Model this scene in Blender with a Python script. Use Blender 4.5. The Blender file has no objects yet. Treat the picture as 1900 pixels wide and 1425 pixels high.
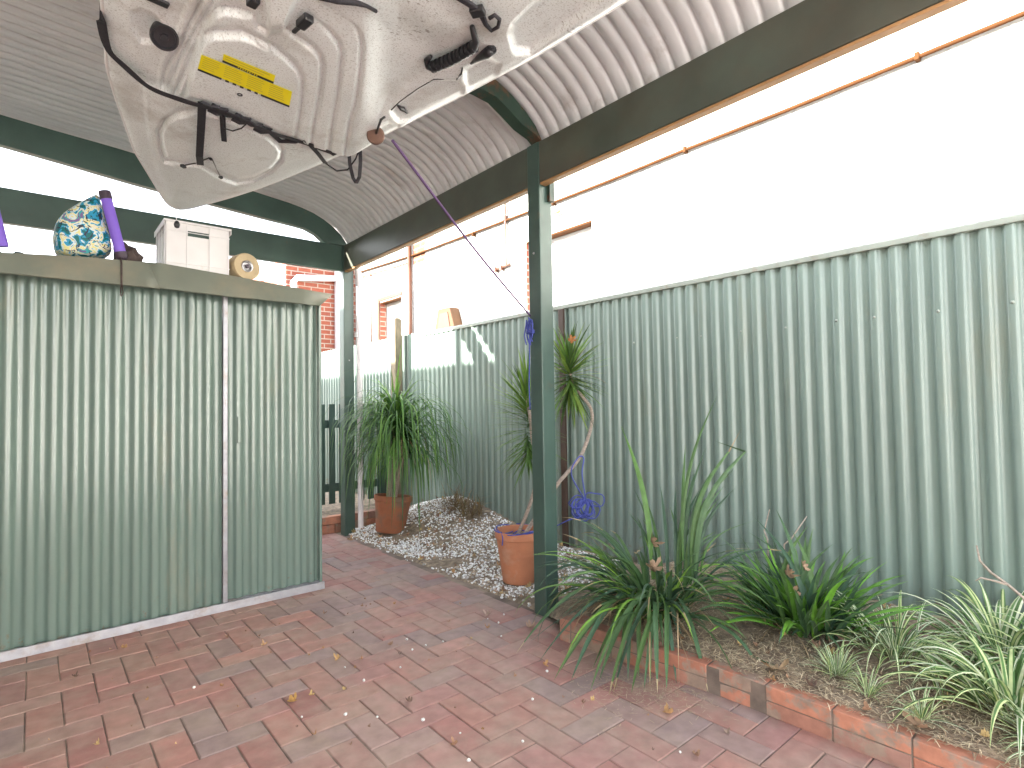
import bpy, math, random
import numpy as np
from mathutils import Vector, Matrix, noise

S = bpy.context.scene
# ---------------------------------------------------------------- camera, sky, sun, exposure
FPX, YAW, PITCH, ROLL, CAMH = 1053.03, 40.06, 1.884, -0.911, 1.2
_y, _t, _r = (math.radians(a) for a in (YAW, PITCH, ROLL))
FW = Vector((math.sin(_y)*math.cos(_t), math.cos(_y)*math.cos(_t), math.sin(_t)))
_R0 = Vector((math.cos(_y), -math.sin(_y), 0)); _U0 = _R0.cross(FW)
RT = math.cos(_r)*_R0 + math.sin(_r)*_U0
UP = -math.sin(_r)*_R0 + math.cos(_r)*_U0
CAM = Vector((0, 0, CAMH))
cd = bpy.data.cameras.new('camera'); cam = bpy.data.objects.new('camera', cd)
S.collection.objects.link(cam); S.camera = cam
cd.sensor_width = 36; cd.lens = 36*FPX/1900; cd.clip_end = 500; cd.clip_start = 0.05
cam.matrix_world = Matrix(((RT.x, UP.x, -FW.x, 0), (RT.y, UP.y, -FW.y, 0), (RT.z, UP.z, -FW.z, CAMH), (0, 0, 0, 1)))

SUN = Vector((-2.7, 1.0, 1.3)).normalized()
w = bpy.data.worlds.new('World'); S.world = w; w.use_nodes = True
nt = w.node_tree; bg = nt.nodes['Background']
sky = nt.nodes.new('ShaderNodeTexSky'); sky.sky_type = 'NISHITA'; sky.sun_disc = False
sky.sun_elevation = math.asin(SUN.z); sky.sun_rotation = math.atan2(SUN.x, SUN.y)
sky.air_density = 1.0; sky.dust_density = 2.5; sky.ozone_density = 1.0
hs = nt.nodes.new('ShaderNodeHueSaturation'); hs.inputs['Saturation'].default_value = 0.35
nt.links.new(sky.outputs[0], hs.inputs['Color']); nt.links.new(hs.outputs[0], bg.inputs['Color'])
bg.inputs['Strength'].default_value = 0.15
sd = bpy.data.lights.new('sun', 'SUN'); sd.energy = 3.7; sd.angle = math.radians(0.5); sd.color = (1, .95, .86)
sun = bpy.data.objects.new('sun', sd); S.collection.objects.link(sun)
sun.rotation_euler = SUN.to_track_quat('Z', 'Y').to_euler(); sun.location = (-6, 4, 9)
S.view_settings.view_transform = 'Standard'; S.view_settings.look = 'None'
S.view_settings.exposure = 3.3; S.view_settings.gamma = 1
S.cycles.max_bounces = 10; S.cycles.diffuse_bounces = 7
S.cycles.use_denoising = True

# ---------------------------------------------------------------- helpers
rnd = random.Random(7)
COL = S.collection

def un(px, py, ax, c):
    """world point where the sight line of a photograph pixel meets the plane ax = c"""
    d = FW + RT*((px-950)/FPX) - UP*((py-712.5)/FPX)
    i = 'XYZ'.index(ax); s = (c-CAM[i])/d[i]
    return CAM + d*s

class MB:
    def __init__(self): self.v = []; self.f = []; self.c = []; self.usec = False
    def add(self, vs, fs, col=None):
        o = len(self.v); self.v.extend(tuple(p) for p in vs)
        self.f.extend(tuple(i+o for i in q) for q in fs)
        self.c.extend([col or (1, 1, 1)]*len(fs))
        if col: self.usec = True
    def box(self, a, b, col=None, m=None):
        x0, y0, z0 = a; x1, y1, z1 = b
        vs = [Vector(p) for p in ((x0,y0,z0),(x1,y0,z0),(x1,y1,z0),(x0,y1,z0),(x0,y0,z1),(x1,y0,z1),(x1,y1,z1),(x0,y1,z1))]
        if m is not None: vs = [m @ p for p in vs]
        self.add(vs, [(0,3,2,1),(4,5,6,7),(0,1,5,4),(1,2,6,5),(2,3,7,6),(3,0,4,7)], col)
    def tube(self, pts, r, n=8, col=None, caps=True):
        pts = [Vector(p) for p in pts]; k = len(pts)
        rs = r if isinstance(r, (list, tuple)) else [r]*k
        vs = []; prev = None
        for i, p in enumerate(pts):
            t = (pts[min(i+1, k-1)]-pts[max(i-1, 0)])
            t = t.normalized() if t.length > 1e-9 else Vector((0, 0, 1))
            if prev is None:
                a = Vector((0, 0, 1)) if abs(t.z) < .9 else Vector((1, 0, 0))
                u = t.cross(a).normalized()
            else:
                u = (prev - t*prev.dot(t))
                u = u.normalized() if u.length > 1e-6 else t.orthogonal().normalized()
            prev = u; w_ = t.cross(u)
            for j in range(n):
                a = 2*math.pi*j/n
                vs.append(p + (u*math.cos(a)+w_*math.sin(a))*rs[i])
        fs = [(i*n+j, i*n+(j+1) % n, (i+1)*n+(j+1) % n, (i+1)*n+j) for i in range(k-1) for j in range(n)]
        if caps: fs += [tuple(range(n-1, -1, -1)), tuple(range((k-1)*n, k*n))]
        self.add(vs, fs, col)
    def lathe(self, prof, n=32, m=None, col=None):
        vs = []
        for (r, z) in prof:
            for j in range(n):
                a = 2*math.pi*j/n; p = Vector((r*math.cos(a), r*math.sin(a), z))
                vs.append(m @ p if m is not None else p)
        k = len(prof)
        fs = [(i*n+j, i*n+(j+1) % n, (i+1)*n+(j+1) % n, (i+1)*n+j) for i in range(k-1) for j in range(n)]
        self.add(vs, fs, col)
    def prism(self, poly, ax, a, b, col=None):
        """poly: 2D points in the plane orthogonal to axis ax, extruded from a to b"""
        def mk(p, c):
            return {'Y': (p[0], c, p[1]), 'X': (c, p[0], p[1]), 'Z': (p[0], p[1], c)}[ax]
        n = len(poly); vs = [mk(p, a) for p in poly]+[mk(p, b) for p in poly]
        fs = [(i, (i+1) % n, n+(i+1) % n, n+i) for i in range(n)]+[tuple(range(n-1, -1, -1)), tuple(range(n, 2*n))]
        self.add(vs, fs, col)
    def ribbon(self, pts, side, wd, th=.0015, col=None):
        """flat webbing: side = list or one vector giving the width direction"""
        pts = [Vector(p) for p in pts]; k = len(pts); vs = []
        for i, p in enumerate(pts):
            s = Vector(side[i] if isinstance(side, list) else side).normalized()
            t = (pts[min(i+1, k-1)]-pts[max(i-1, 0)]).normalized()
            s = (s-t*s.dot(t)).normalized(); nn = t.cross(s)
            for a, b in ((-1, -1), (1, -1), (1, 1), (-1, 1)):
                vs.append(p+s*(a*wd/2)+nn*(b*th/2))
        fs = [(i*4+j, i*4+(j+1) % 4, (i+1)*4+(j+1) % 4, (i+1)*4+j) for i in range(k-1) for j in range(4)]
        fs += [(3, 2, 1, 0), tuple(range((k-1)*4, k*4))]
        self.add(vs, fs, col)
    def build(self, name, mat, parent=None, smooth=False, bevel=0, angle=40):
        me = bpy.data.meshes.new(name); me.from_pydata(self.v, [], self.f); me.update()
        if self.usec:
            at = me.color_attributes.new('tint', 'FLOAT_COLOR', 'CORNER')
            tot = np.array([p.loop_total for p in me.polygons])
            cc = np.repeat(np.array([tuple(c)+(1,) for c in self.c], dtype=np.float32), tot, axis=0)
            at.data.foreach_set('color', cc.ravel())
        me.materials.append(mat)
        o = bpy.data.objects.new(name, me); COL.objects.link(o)
        if smooth:
            me.polygons.foreach_set('use_smooth', [True]*len(me.polygons))
            if smooth == 'auto': me.set_sharp_from_angle(angle=math.radians(angle))
        if bevel:
            b = o.modifiers.new('bevel', 'BEVEL'); b.width = bevel; b.segments = 2; b.limit_method = 'ANGLE'
            b.harden_normals = False
        if parent is not None:
            o.parent = parent; o.matrix_parent_inverse = parent.matrix_world.inverted()
        return o

def tag(o, label=None, cat=None, group=None, kind=None):
    if label: o['label'] = label
    if cat: o['category'] = cat
    if group: o['group'] = group
    if kind: o['kind'] = kind
    return o
def thing(name, loc, label, cat, group=None):
    o = bpy.data.objects.new(name, None); COL.objects.link(o); o.location = loc
    o.empty_display_size = .1
    o.matrix_world = Matrix.Translation(Vector(loc))
    return tag(o, label, cat, group)

# ---------------------------------------------------------------- materials
def mat(name, col, rough=.5, spec=.5, metal=0, var=.12, vscale=6, bump=0, bscale=40, stretch=(1, 1, 1),
        col2=None, c2amt=(.45, .65), c2scale=3, attr=False, coat=0, trans=0, bdist=.002, detail=6, splash=None):
    m = bpy.data.materials.new(name); m.use_nodes = True; n = m.node_tree; L = n.links
    b = n.nodes['Principled BSDF']
    tc = n.nodes.new('ShaderNodeTexCoord'); mp = n.nodes.new('ShaderNodeMapping')
    mp.inputs['Scale'].default_value = stretch; L.new(tc.outputs['Object'], mp.inputs[0])
    no = n.nodes.new('ShaderNodeTexNoise'); no.inputs['Scale'].default_value = vscale; no.inputs['Detail'].default_value = detail
    L.new(mp.outputs[0], no.inputs['Vector'])
    base = n.nodes.new('ShaderNodeRGB'); base.outputs[0].default_value = (*col, 1)
    src = base.outputs[0]
    if attr:
        a = n.nodes.new('ShaderNodeAttribute'); a.attribute_name = 'tint'
        mu = n.nodes.new('ShaderNodeMix'); mu.data_type = 'RGBA'; mu.blend_type = 'MULTIPLY'; mu.inputs[0].default_value = 1
        L.new(src, mu.inputs[6]); L.new(a.outputs['Color'], mu.inputs[7]); src = mu.outputs[2]
    if col2:
        n2 = n.nodes.new('ShaderNodeTexNoise'); n2.inputs['Scale'].default_value = c2scale; n2.inputs['Detail'].default_value = 8
        n2.inputs['Roughness'].default_value = .65
        L.new(mp.outputs[0], n2.inputs['Vector'])
        mr = n.nodes.new('ShaderNodeMapRange'); mr.inputs[1].default_value, mr.inputs[2].default_value = c2amt
        L.new(n2.outputs[0], mr.inputs[0])
        mx = n.nodes.new('ShaderNodeMix'); mx.data_type = 'RGBA'
        L.new(mr.outputs[0], mx.inputs[0]); L.new(src, mx.inputs[6]); mx.inputs[7].default_value = (*col2, 1); src = mx.outputs[2]
    if splash:   # soil splashed up the sheet, and small specks of dirt
        sx = n.nodes.new('ShaderNodeSeparateXYZ'); L.new(tc.outputs['Object'], sx.inputs[0])
        ns = n.nodes.new('ShaderNodeTexNoise'); ns.inputs['Scale'].default_value = 16; ns.inputs['Detail'].default_value = 8; ns.inputs['Roughness'].default_value = .7; L.new(tc.outputs['Object'], ns.inputs['Vector'])
        za = n.nodes.new('ShaderNodeMapRange'); za.inputs[1].default_value = splash[0]; za.inputs[2].default_value = splash[1]; za.inputs[3].default_value = .56; za.inputs[4].default_value = .78; za.clamp = False; L.new(sx.outputs['Z'], za.inputs[0])
        df = n.nodes.new('ShaderNodeMath'); df.operation = 'SUBTRACT'; L.new(ns.outputs[0], df.inputs[0]); L.new(za.outputs[0], df.inputs[1])
        m6 = n.nodes.new('ShaderNodeMapRange'); m6.inputs[1].default_value = -.03; m6.inputs[2].default_value = .06; m6.inputs[4].default_value = .75; L.new(df.outputs[0], m6.inputs[0])
        mz = n.nodes.new('ShaderNodeMix'); mz.data_type = 'RGBA'; L.new(m6.outputs[0], mz.inputs[0]); L.new(src, mz.inputs[6]); mz.inputs[7].default_value = (.17, .12, .075, 1); src = mz.outputs[2]
    hv = n.nodes.new('ShaderNodeHueSaturation')
    mr = n.nodes.new('ShaderNodeMapRange'); mr.inputs[1].default_value = .3; mr.inputs[2].default_value = .7
    mr.inputs[3].default_value = 1-var; mr.inputs[4].default_value = 1+var
    L.new(no.outputs[0], mr.inputs[0]); L.new(mr.outputs[0], hv.inputs['Value']); L.new(src, hv.inputs['Color'])
    L.new(hv.outputs[0], b.inputs['Base Color'])
    b.inputs['Roughness'].default_value = rough; b.inputs['Metallic'].default_value = metal
    b.inputs['Specular IOR Level'].default_value = spec
    if coat: b.inputs['Coat Weight'].default_value = coat; b.inputs['Coat Roughness'].default_value = .15
    if bump:
        nb = n.nodes.new('ShaderNodeTexNoise'); nb.inputs['Scale'].default_value = bscale; nb.inputs['Detail'].default_value = 5
        L.new(mp.outputs[0], nb.inputs['Vector'])
        bm = n.nodes.new('ShaderNodeBump'); bm.inputs['Strength'].default_value = bump; bm.inputs['Distance'].default_value = bdist
        L.new(nb.outputs[0], bm.inputs['Height']); L.new(bm.outputs[0], b.inputs['Normal'])
    if trans:
        tr = n.nodes.new('ShaderNodeBsdfTranslucent'); ms = n.nodes.new('ShaderNodeMixShader'); ms.inputs[0].default_value = trans
        L.new(hv.outputs[0], tr.inputs['Color']); out = n.nodes['Material Output']
        L.new(b.outputs[0], ms.inputs[1]); L.new(tr.outputs[0], ms.inputs[2]); L.new(ms.outputs[0], out.inputs[0])
    return m

def brickmat(name, c1, c2, mort, rough=.85, bw=.235, bh=.085, ms=.01, bump=.5, plane='Y', tint=None):
    m = bpy.data.materials.new(name); m.use_nodes = True; n = m.node_tree; L = n.links; b = n.nodes['Principled BSDF']
    tc = n.nodes.new('ShaderNodeTexCoord'); sp = n.nodes.new('ShaderNodeSeparateXYZ'); cb = n.nodes.new('ShaderNodeCombineXYZ')
    L.new(tc.outputs['Object'], sp.inputs[0])
    L.new(sp.outputs['X' if plane == 'Y' else 'Y'], cb.inputs[0]); L.new(sp.outputs['Z'], cb.inputs[1])
    bt = n.nodes.new('ShaderNodeTexBrick'); L.new(cb.outputs[0], bt.inputs[0])
    bt.inputs['Color1'].default_value = (*c1, 1); bt.inputs['Color2'].default_value = (*c2, 1); bt.inputs['Mortar'].default_value = (*mort, 1)
    bt.inputs['Scale'].default_value = 1; bt.inputs['Brick Width'].default_value = bw; bt.inputs['Row Height'].default_value = bh
    bt.inputs['Mortar Size'].default_value = ms; bt.inputs['Mortar Smooth'].default_value = .2
    no = n.nodes.new('ShaderNodeTexNoise'); no.inputs['Scale'].default_value = 20; L.new(tc.outputs['Object'], no.inputs['Vector'])
    hv = n.nodes.new('ShaderNodeHueSaturation'); mr = n.nodes.new('ShaderNodeMapRange')
    mr.inputs[3].default_value = .75; mr.inputs[4].default_value = 1.25
    L.new(no.outputs[0], mr.inputs[0]); L.new(mr.outputs[0], hv.inputs['Value']); L.new(bt.outputs[0], hv.inputs['Color'])
    L.new(hv.outputs[0], b.inputs['Base Color']); b.inputs['Roughness'].default_value = rough
    bm = n.nodes.new('ShaderNodeBump'); bm.invert = True; bm.inputs['Strength'].default_value = bump; bm.inputs['Distance'].default_value = .006
    L.new(bt.outputs['Fac'], bm.inputs['Height']); L.new(bm.outputs[0], b.inputs['Normal'])
    return m

M = {}
M['fence'] = mat('pale_green_steel', splash=(.12, .42), col= (.18, .24, .21), rough=.31, spec=.8, var=.10, vscale=3, stretch=(1, 1, .25),
                 col2=(.19, .215, .165), c2amt=(.56, .8), c2scale=5, bump=.05, bscale=3, bdist=.01)
M['shed'] = mat('sage_green_steel', splash=(.0, .30), col= (.15, .208, .178), rough=.2, spec=.8, var=.06, vscale=4, stretch=(1, 1, .2),
                col2=(.25, .24, .18), c2amt=(.57, .85), c2scale=6, bump=.07, bscale=4, bdist=.01)
M['cap'] = mat('fence_cap_steel', (.30, .33, .29), rough=.45, var=.1, col2=(.25, .22, .17), c2amt=(.55, .75), c2scale=14)
M['barge'] = mat('barge_steel', (.16, .175, .14), rough=.45, var=.08, col2=(.24, .21, .15), c2amt=(.45, .7), c2scale=2.5)
M['roof'] = mat('grey_roof_steel', (.60, .585, .60), rough=.3, spec=.6, var=.08, vscale=5, stretch=(.3, 1, 1),
                col2=(.28, .23, .2), c2amt=(.58, .85), c2scale=7)
M['beam'] = mat('warm_reflect_beam_paint', (.07, .082, .064), rough=.4, spec=.5, var=.2, vscale=4, col2=(.085, .06, .04), c2amt=(.42, .75), c2scale=1.2, bump=.15, bscale=30)  # brown patches put warm reflected light into the beam colour
M['green'] = mat('dark_green_paint', (.05, .088, .073), rough=.36, spec=.5, var=.18, vscale=5, bump=.15, bscale=30,
                 col2=(.09, .085, .06), c2amt=(.62, .8), c2scale=9)
M['green_old'] = mat('rusty_green_paint', (.028, .055, .04), rough=.45, var=.2, vscale=9, col2=(.12, .06, .035), c2amt=(.52, .62), c2scale=8, bump=.2, bscale=60)
M['galv'] = mat('bright_aluminium', (.33, .33, .36), rough=.4, metal=.5, var=.12, vscale=20, bump=.1, col2=(.25, .2, .16), c2amt=(.5, .75), c2scale=12)
M['whitewall'] = brickmat('white_painted_brick', (.56, .55, .53), (.53, .52, .50), (.49, .48, .46), plane='X', bump=.35)
M['redbrick'] = brickmat('red_brick', (.26, .07, .038), (.20, .05, .03), (.30, .25, .21), plane='Y', bh=.083)
M['redbrick_x'] = brickmat('red_brick_side', (.16, .05, .02), (.12, .035, .015), (.2, .15, .12), plane='X', bh=.083)
M['creambrick'] = brickmat('cream_brick', (.55, .5, .42), (.5, .44, .36), (.5, .48, .44), plane='X')
M['brown'] = mat('brown_paint_and_shade', (.085, .028, .012), rough=.6, var=.25, vscale=12)  # brown trim and pipes, also the shade lines drawn on the white wall
M['timber'] = mat('weathered_timber', (.16, .13, .085), rough=.8, var=.3, stretch=(6, 6, 1), vscale=8, bump=.4, bscale=30)
M['whiteplastic'] = mat('white_plastic', (.74, .72, .72), rough=.45, var=.06, col2=(.5, .42, .36), c2amt=(.62, .85), c2scale=6)
M['pipe'] = mat('white_pipe_paint', (.72, .68, .70), rough=.4, var=.05, col2=(.5, .4, .36), c2amt=(.6, .85), c2scale=8)
M['terracotta'] = mat('terracotta', (.50, .20, .105), rough=.8, var=.15, vscale=7, col2=(.52, .33, .24), c2amt=(.5, .75), c2scale=5, bump=.2, bscale=60)
M['terracotta2'] = mat('old_terracotta', (.33, .115, .055), rough=.8, var=.25, vscale=7, col2=(.14, .09, .06), c2amt=(.46, .66), c2scale=7, bump=.2, bscale=60)
M['soil'] = mat('dry_soil', (.21, .16, .115), rough=.95, var=.4, vscale=30, col2=(.34, .265, .19), c2amt=(.45, .62), c2scale=9, bump=1, bscale=90, bdist=.01)
M['sand'] = mat('joint_sand', (.17, .13, .105), rough=.95, var=.35, vscale=8, bump=.8, bscale=200, col2=(.28, .22, .17), c2amt=(.5, .6), c2scale=1.4)
M['paver'] = mat('clay_paver', (1, 1, 1), rough=.72, var=.15, vscale=16, attr=True, bump=.5, bscale=160, bdist=.0015,
                 col2=(.33, .245, .20), c2amt=(.42, .72), c2scale=3.5, detail=9)
M['edging'] = mat('edging_brick', (1, 1, 1), rough=.8, var=.18, vscale=22, attr=True, bump=.6, bscale=150, bdist=.002,
                  col2=(.30, .215, .165), c2amt=(.50, .56), c2scale=7)
M['concrete'] = mat('concrete', (.56, .545, .52), rough=.9, var=.12, vscale=5, bump=.3)
M['earth'] = mat('bare_ground', (.24, .2, .15), rough=.95, var=.3, vscale=2, bump=.5)
M['pebble'] = mat('pebbles', (1, 1, 1), rough=.7, attr=True, var=.12, vscale=60)
M['leaf'] = mat('strap_leaf', (1, 1, 1), rough=.45, spec=.4, attr=True, var=.18, vscale=25, stretch=(1, 1, 1), trans=.22)
M['litter'] = mat('dry_leaf', (1, 1, 1), rough=.85, attr=True, var=.25, vscale=50, trans=.12, bump=.4, bscale=80)
M['bark'] = mat('pale_bark', (.36, .29, .24), rough=.85, var=.25, vscale=40, stretch=(1, 1, 3), bump=.6, bscale=90)
M['rope'] = mat('blue_rope', (.06, .08, .34), rough=.7, var=.25, vscale=200, bump=.6, bscale=400)
M['cord'] = mat('purple_cord', (.10, .05, .14), rough=.7, var=.2, vscale=200)
M['web'] = mat('charcoal_webbing', (.035, .033, .04), rough=.75, var=.2, vscale=150, bump=.3, bscale=500, spec=.3)
M['black'] = mat('black_rubber', (.02, .02, .024), rough=.4, var=.2, vscale=60)
M['disc'] = mat('rusty_float', (.12, .06, .04), rough=.6, var=.2, vscale=30)
M['yellow'] = mat('yellow_sticker', (.95, .82, .0), rough=.35, var=.03)
M['ink'] = mat('black_ink', (.015, .015, .03), rough=.4, var=.02)
M['inky'] = mat('faint_ink', (.60, .52, .05), rough=.4, var=.02)
M['purple'] = mat('purple_foam', (.22, .12, .62), rough=.55, var=.08, vscale=10)
M['darkcap'] = mat('dark_cap', (.06, .04, .06), rough=.5, var=.1)
M['cloth'] = mat('brown_cloth', (.07, .05, .045), rough=.9, var=.4, vscale=25, bump=.8, bscale=50, bdist=.006)
M['tan'] = mat('tan_reel', (.48, .37, .22), rough=.6, var=.12, vscale=9)
M['steel'] = mat('hub_steel', (.45, .44, .46), rough=.35, metal=.7, var=.15, vscale=30)
M['darkbrown'] = mat('shade_and_lintel_brown', (.06, .025, .009), rough=.9, spec=.1)  # brown for the ledge's shaded underside, shared with the lintels
M['vent'] = mat('tan_vent', (.08, .035, .012), rough=.8)
M['orange'] = mat('bounce_and_bracket_orange', (.42, .22, .09), rough=.5, var=.15, vscale=10)  # bounce light on the beam's underside as colour, also the wall bracket
M['glass'] = mat('curtained_glass', (.75, .75, .74), rough=.2, var=.03)

# kayak plastic with speckle
def kayakmat():
    m = mat('speckled_plastic', (.82, .86, .87), rough=.42, spec=.5, var=.05, vscale=5, col2=(.30, .25, .2), c2amt=(.56, .85), c2scale=3.2)
    n = m.node_tree; L = n.links; b = n.nodes['Principled BSDF']
    src = b.inputs['Base Color'].links[0].from_socket
    tc = n.nodes.new('ShaderNodeTexCoord'); no = n.nodes.new('ShaderNodeTexNoise'); no.inputs['Scale'].default_value = 260; no.inputs['Detail'].default_value = 3
    L.new(tc.outputs['Object'], no.inputs['Vector'])
    mr = n.nodes.new('ShaderNodeMapRange'); mr.inputs[1].default_value = .53; mr.inputs[2].default_value = .68; mr.inputs[4].default_value = .65
    L.new(no.outputs[0], mr.inputs[0]); mx = n.nodes.new('ShaderNodeMix'); mx.data_type = 'RGBA'
    L.new(mr.outputs[0], mx.inputs[0]); L.new(src, mx.inputs[6]); mx.inputs[7].default_value = (.38, .38, .36, 1)
    # small scuff marks along the length
    mp = n.nodes.new('ShaderNodeMapping'); mp.inputs['Scale'].default_value = (45, 130, 45); L.new(tc.outputs['Object'], mp.inputs[0])
    n3 = n.nodes.new('ShaderNodeTexNoise'); n3.inputs['Scale'].default_value = 1; n3.inputs['Detail'].default_value = 4; L.new(mp.outputs[0], n3.inputs['Vector'])
    n4 = n.nodes.new('ShaderNodeTexNoise'); n4.inputs['Scale'].default_value = 4; L.new(tc.outputs['Object'], n4.inputs['Vector'])
    mm = n.nodes.new('ShaderNodeMath'); mm.operation = 'ADD'; L.new(n3.outputs[0], mm.inputs[0]); L.new(n4.outputs[0], mm.inputs[1])
    m5 = n.nodes.new('ShaderNodeMapRange'); m5.inputs[1].default_value = 1.29; m5.inputs[2].default_value = 1.36; m5.inputs[4].default_value = .6
    L.new(mm.outputs[0], m5.inputs[0]); mx2 = n.nodes.new('ShaderNodeMix'); mx2.data_type = 'RGBA'
    L.new(m5.outputs[0], mx2.inputs[0]); L.new(mx.outputs[2], mx2.inputs[6]); mx2.inputs[7].default_value = (.13, .1, .08, 1)
    L.new(mx2.outputs[2], b.inputs['Base Color'])
    return m
M['kayak'] = kayakmat()
def bagmat():
    m = bpy.data.materials.new('printed_fabric'); m.use_nodes = True; n = m.node_tree; L = n.links; b = n.nodes['Principled BSDF']
    tc = n.nodes.new('ShaderNodeTexCoord'); no = n.nodes.new('ShaderNodeTexNoise'); no.inputs['Scale'].default_value = 17; no.inputs['Detail'].default_value = 2
    no.inputs['Distortion'].default_value = 1.2; L.new(tc.outputs['Object'], no.inputs['Vector'])
    cr = n.nodes.new('ShaderNodeValToRGB'); cr.color_ramp.interpolation = 'CONSTANT'; e = cr.color_ramp.elements
    e[0].position = 0; e[0].color = (.0, .13, .13, 1); e[1].position = .40; e[1].color = (.02, .30, .50, 1)
    for p, c in ((.465, (.62, .72, .74)), (.51, (.72, .66, .28)), (.56, (.75, .72, .6)), (.6, (.05, .38, .42)), (.66, (.2, .12, .3))):
        x = e.new(p); x.color = (*c, 1)
    L.new(no.outputs[0], cr.inputs[0])
    n2 = n.nodes.new('ShaderNodeTexNoise'); n2.inputs['Scale'].default_value = 11; n2.inputs['Detail'].default_value = 3; n2.inputs['Distortion'].default_value = .8
    mp = n.nodes.new('ShaderNodeMapping'); mp.inputs['Location'].default_value = (3, 5, 1); L.new(tc.outputs['Object'], mp.inputs[0]); L.new(mp.outputs[0], n2.inputs['Vector'])
    s1 = n.nodes.new('ShaderNodeMath'); s1.operation = 'SUBTRACT'; s1.inputs[1].default_value = .5; L.new(n2.outputs[0], s1.inputs[0])
    s2 = n.nodes.new('ShaderNodeMath'); s2.operation = 'ABSOLUTE'; L.new(s1.outputs[0], s2.inputs[0])
    s3 = n.nodes.new('ShaderNodeMath'); s3.operation = 'LESS_THAN'; s3.inputs[1].default_value = .012; L.new(s2.outputs[0], s3.inputs[0])
    mx = n.nodes.new('ShaderNodeMix'); mx.data_type = 'RGBA'; L.new(s3.outputs[0], mx.inputs[0]); L.new(cr.outputs[0], mx.inputs[6]); mx.inputs[7].default_value = (.02, .03, .06, 1)
    L.new(mx.outputs[2], b.inputs['Base Color']); b.inputs['Roughness'].default_value = .6
    return m
M['print'] = bagmat()

# ================================================================ SETTING: ground, paving, driveway
mb = MB(); mb.add([(-80, -80, -.03), (80, -80, -.03), (80, 80, -.03), (-80, 80, -.03)], [(0, 1, 2, 3)])
tag(mb.build('ground', M['earth']), 'bare brown earth around and beyond the paving', 'ground', kind='structure')
mb = MB(); mb.box((-2.5, -6.98, -.1), (4.4, -1.55, -.004))
tag(mb.build('driveway', M['concrete']), 'pale concrete driveway outside the carport', 'driveway', kind='structure')

U = .1155; X0 = .443; Y0 = 1.755
def ins_paving(x, y): return -2.45 < x < 2.2 and -1.5 < y < 5.22
pav = MB(); done = set()
tones = [(.37, .19, .165), (.39, .205, .17), (.345, .19, .17), (.32, .215, .195), (.295, .205, .195), (.37, .19, .16), (.285, .205, .195), (.38, .215, .18), (.355, .205, .18), (.33, .16, .14)]
def paver(ix, iy, horiz):
    x0 = X0+ix*U; y0 = Y0+iy*U; x1 = x0+(2*U if horiz else U); y1 = y0+(U if horiz else 2*U)
    if not (ins_paving(x0, y0) and ins_paving(x1, y1)):
        x0 = max(x0, -2.45); x1 = min(x1, 2.2); y0 = max(y0, -1.5); y1 = min(y1, 5.22)
        if x1-x0 < .03 or y1-y0 < .03: return
    g = .0014+rnd.random()*.0014; x0 += g; x1 -= g; y0 += g; y1 -= g
    dz = rnd.gauss(0, .0007); tx = rnd.gauss(0, .004); ty = rnd.gauss(0, .004)
    cx, cy = (x0+x1)/2, (y0+y1)/2
    c = rnd.choice(tones); s = rnd.uniform(.86, 1.02); c = tuple(k*s for k in c)
    def z(x, y, o): return o+dz+(x-cx)*tx+(y-cy)*ty
    b = .003; vs = []
    for (e, o) in ((0, -.02), (0, -.003), (b, 0)):
        for (x, y) in ((x0+e, y0+e), (x1-e, y0+e), (x1-e, y1-e), (x0+e, y1-e)): vs.append((x, y, z(x, y, o)))
    fs = [(0,1,5,4),(1,2,6,5),(2,3,7,6),(3,0,4,7),(4,5,9,8),(5,6,10,9),(6,7,11,10),(7,4,8,11),(8,9,10,11)]
    pav.add(vs, fs, c)
# herringbone: cell (i,j) class k=(i-j) mod 4; 0,1 -> horizontal pair along x ; 2,3 -> vertical pair along y
for ix in range(-27, 17):
    for iy in range(-30, 32):
        k = (ix+iy+HB) % 4 if False else (ix-iy) % 4
        # horizontal brick starts where (ix-iy)%4==0 ; vertical brick starts where (ix-iy)%4==3 (covers iy, iy+1)
        if k == 0: paver(ix, iy, True)
        if k == 3: paver(ix, iy, False)
tag(pav.build('brick_paving', M['paver']), 'red clay pavers laid in herringbone', 'paving', kind='structure')
mb = MB(); mb.box((-2.5, -1.55, -.06), (2.3, 5.3, -.0045))
tag(mb.build('joint_sand', M['sand']), 'sand bedding in the joints of the red pavers', 'sand', kind='structure')

# garden beds
def bed_z(x, y):
    n = noise.noise((x*5, y*5, 0))*.012+noise.noise((x*17, y*17, 3))*.006
    ed_ = min(1, max(0, (x-2.16)/.10))
    a = .108+.018*ed_+.04*max(0, (x-2.1)/1.1)
    if y < 2.1: return a+n*(.3+.7*ed_)
    t = min(1, (y-2.1)/.35)
    heap = max(0, 1-math.hypot((x-3.15)/.7, (y-4.6)/1.3))
    g = .005+.05*max(0, (x-2.25))/1.0+.26*heap**1.3
    return a*(1-t)+g*t+n*.8
mb = MB(); nx, ny = 30, 170; vs = []
for j in range(ny+1):
    for i in range(nx+1):
        y = -1.5+j*(5.32+1.5)/ny
        xa = float(np.interp(y, [-2, .4, 1.2, 1.5, 1.9, 2.1, 2.35], [2.155, 2.15, 2.132, 2.10, 2.06, 2.04, 2.205]))+.035*(1 if y < 2.1 else max(0, 1-(y-2.1)*4))
        x = xa+i*(3.27-xa)/nx; vs.append((x, y, bed_z(x, y)-(.03 if i == 0 else 0)))
mb.add(vs, [(j*(nx+1)+i, j*(nx+1)+i+1, (j+1)*(nx+1)+i+1, (j+1)*(nx+1)+i) for j in range(ny) for i in range(nx)])
tag(mb.build('garden_bed', M['soil'], smooth=True), 'dry brown soil of the bed along the fence', 'soil', kind='structure')

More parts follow.
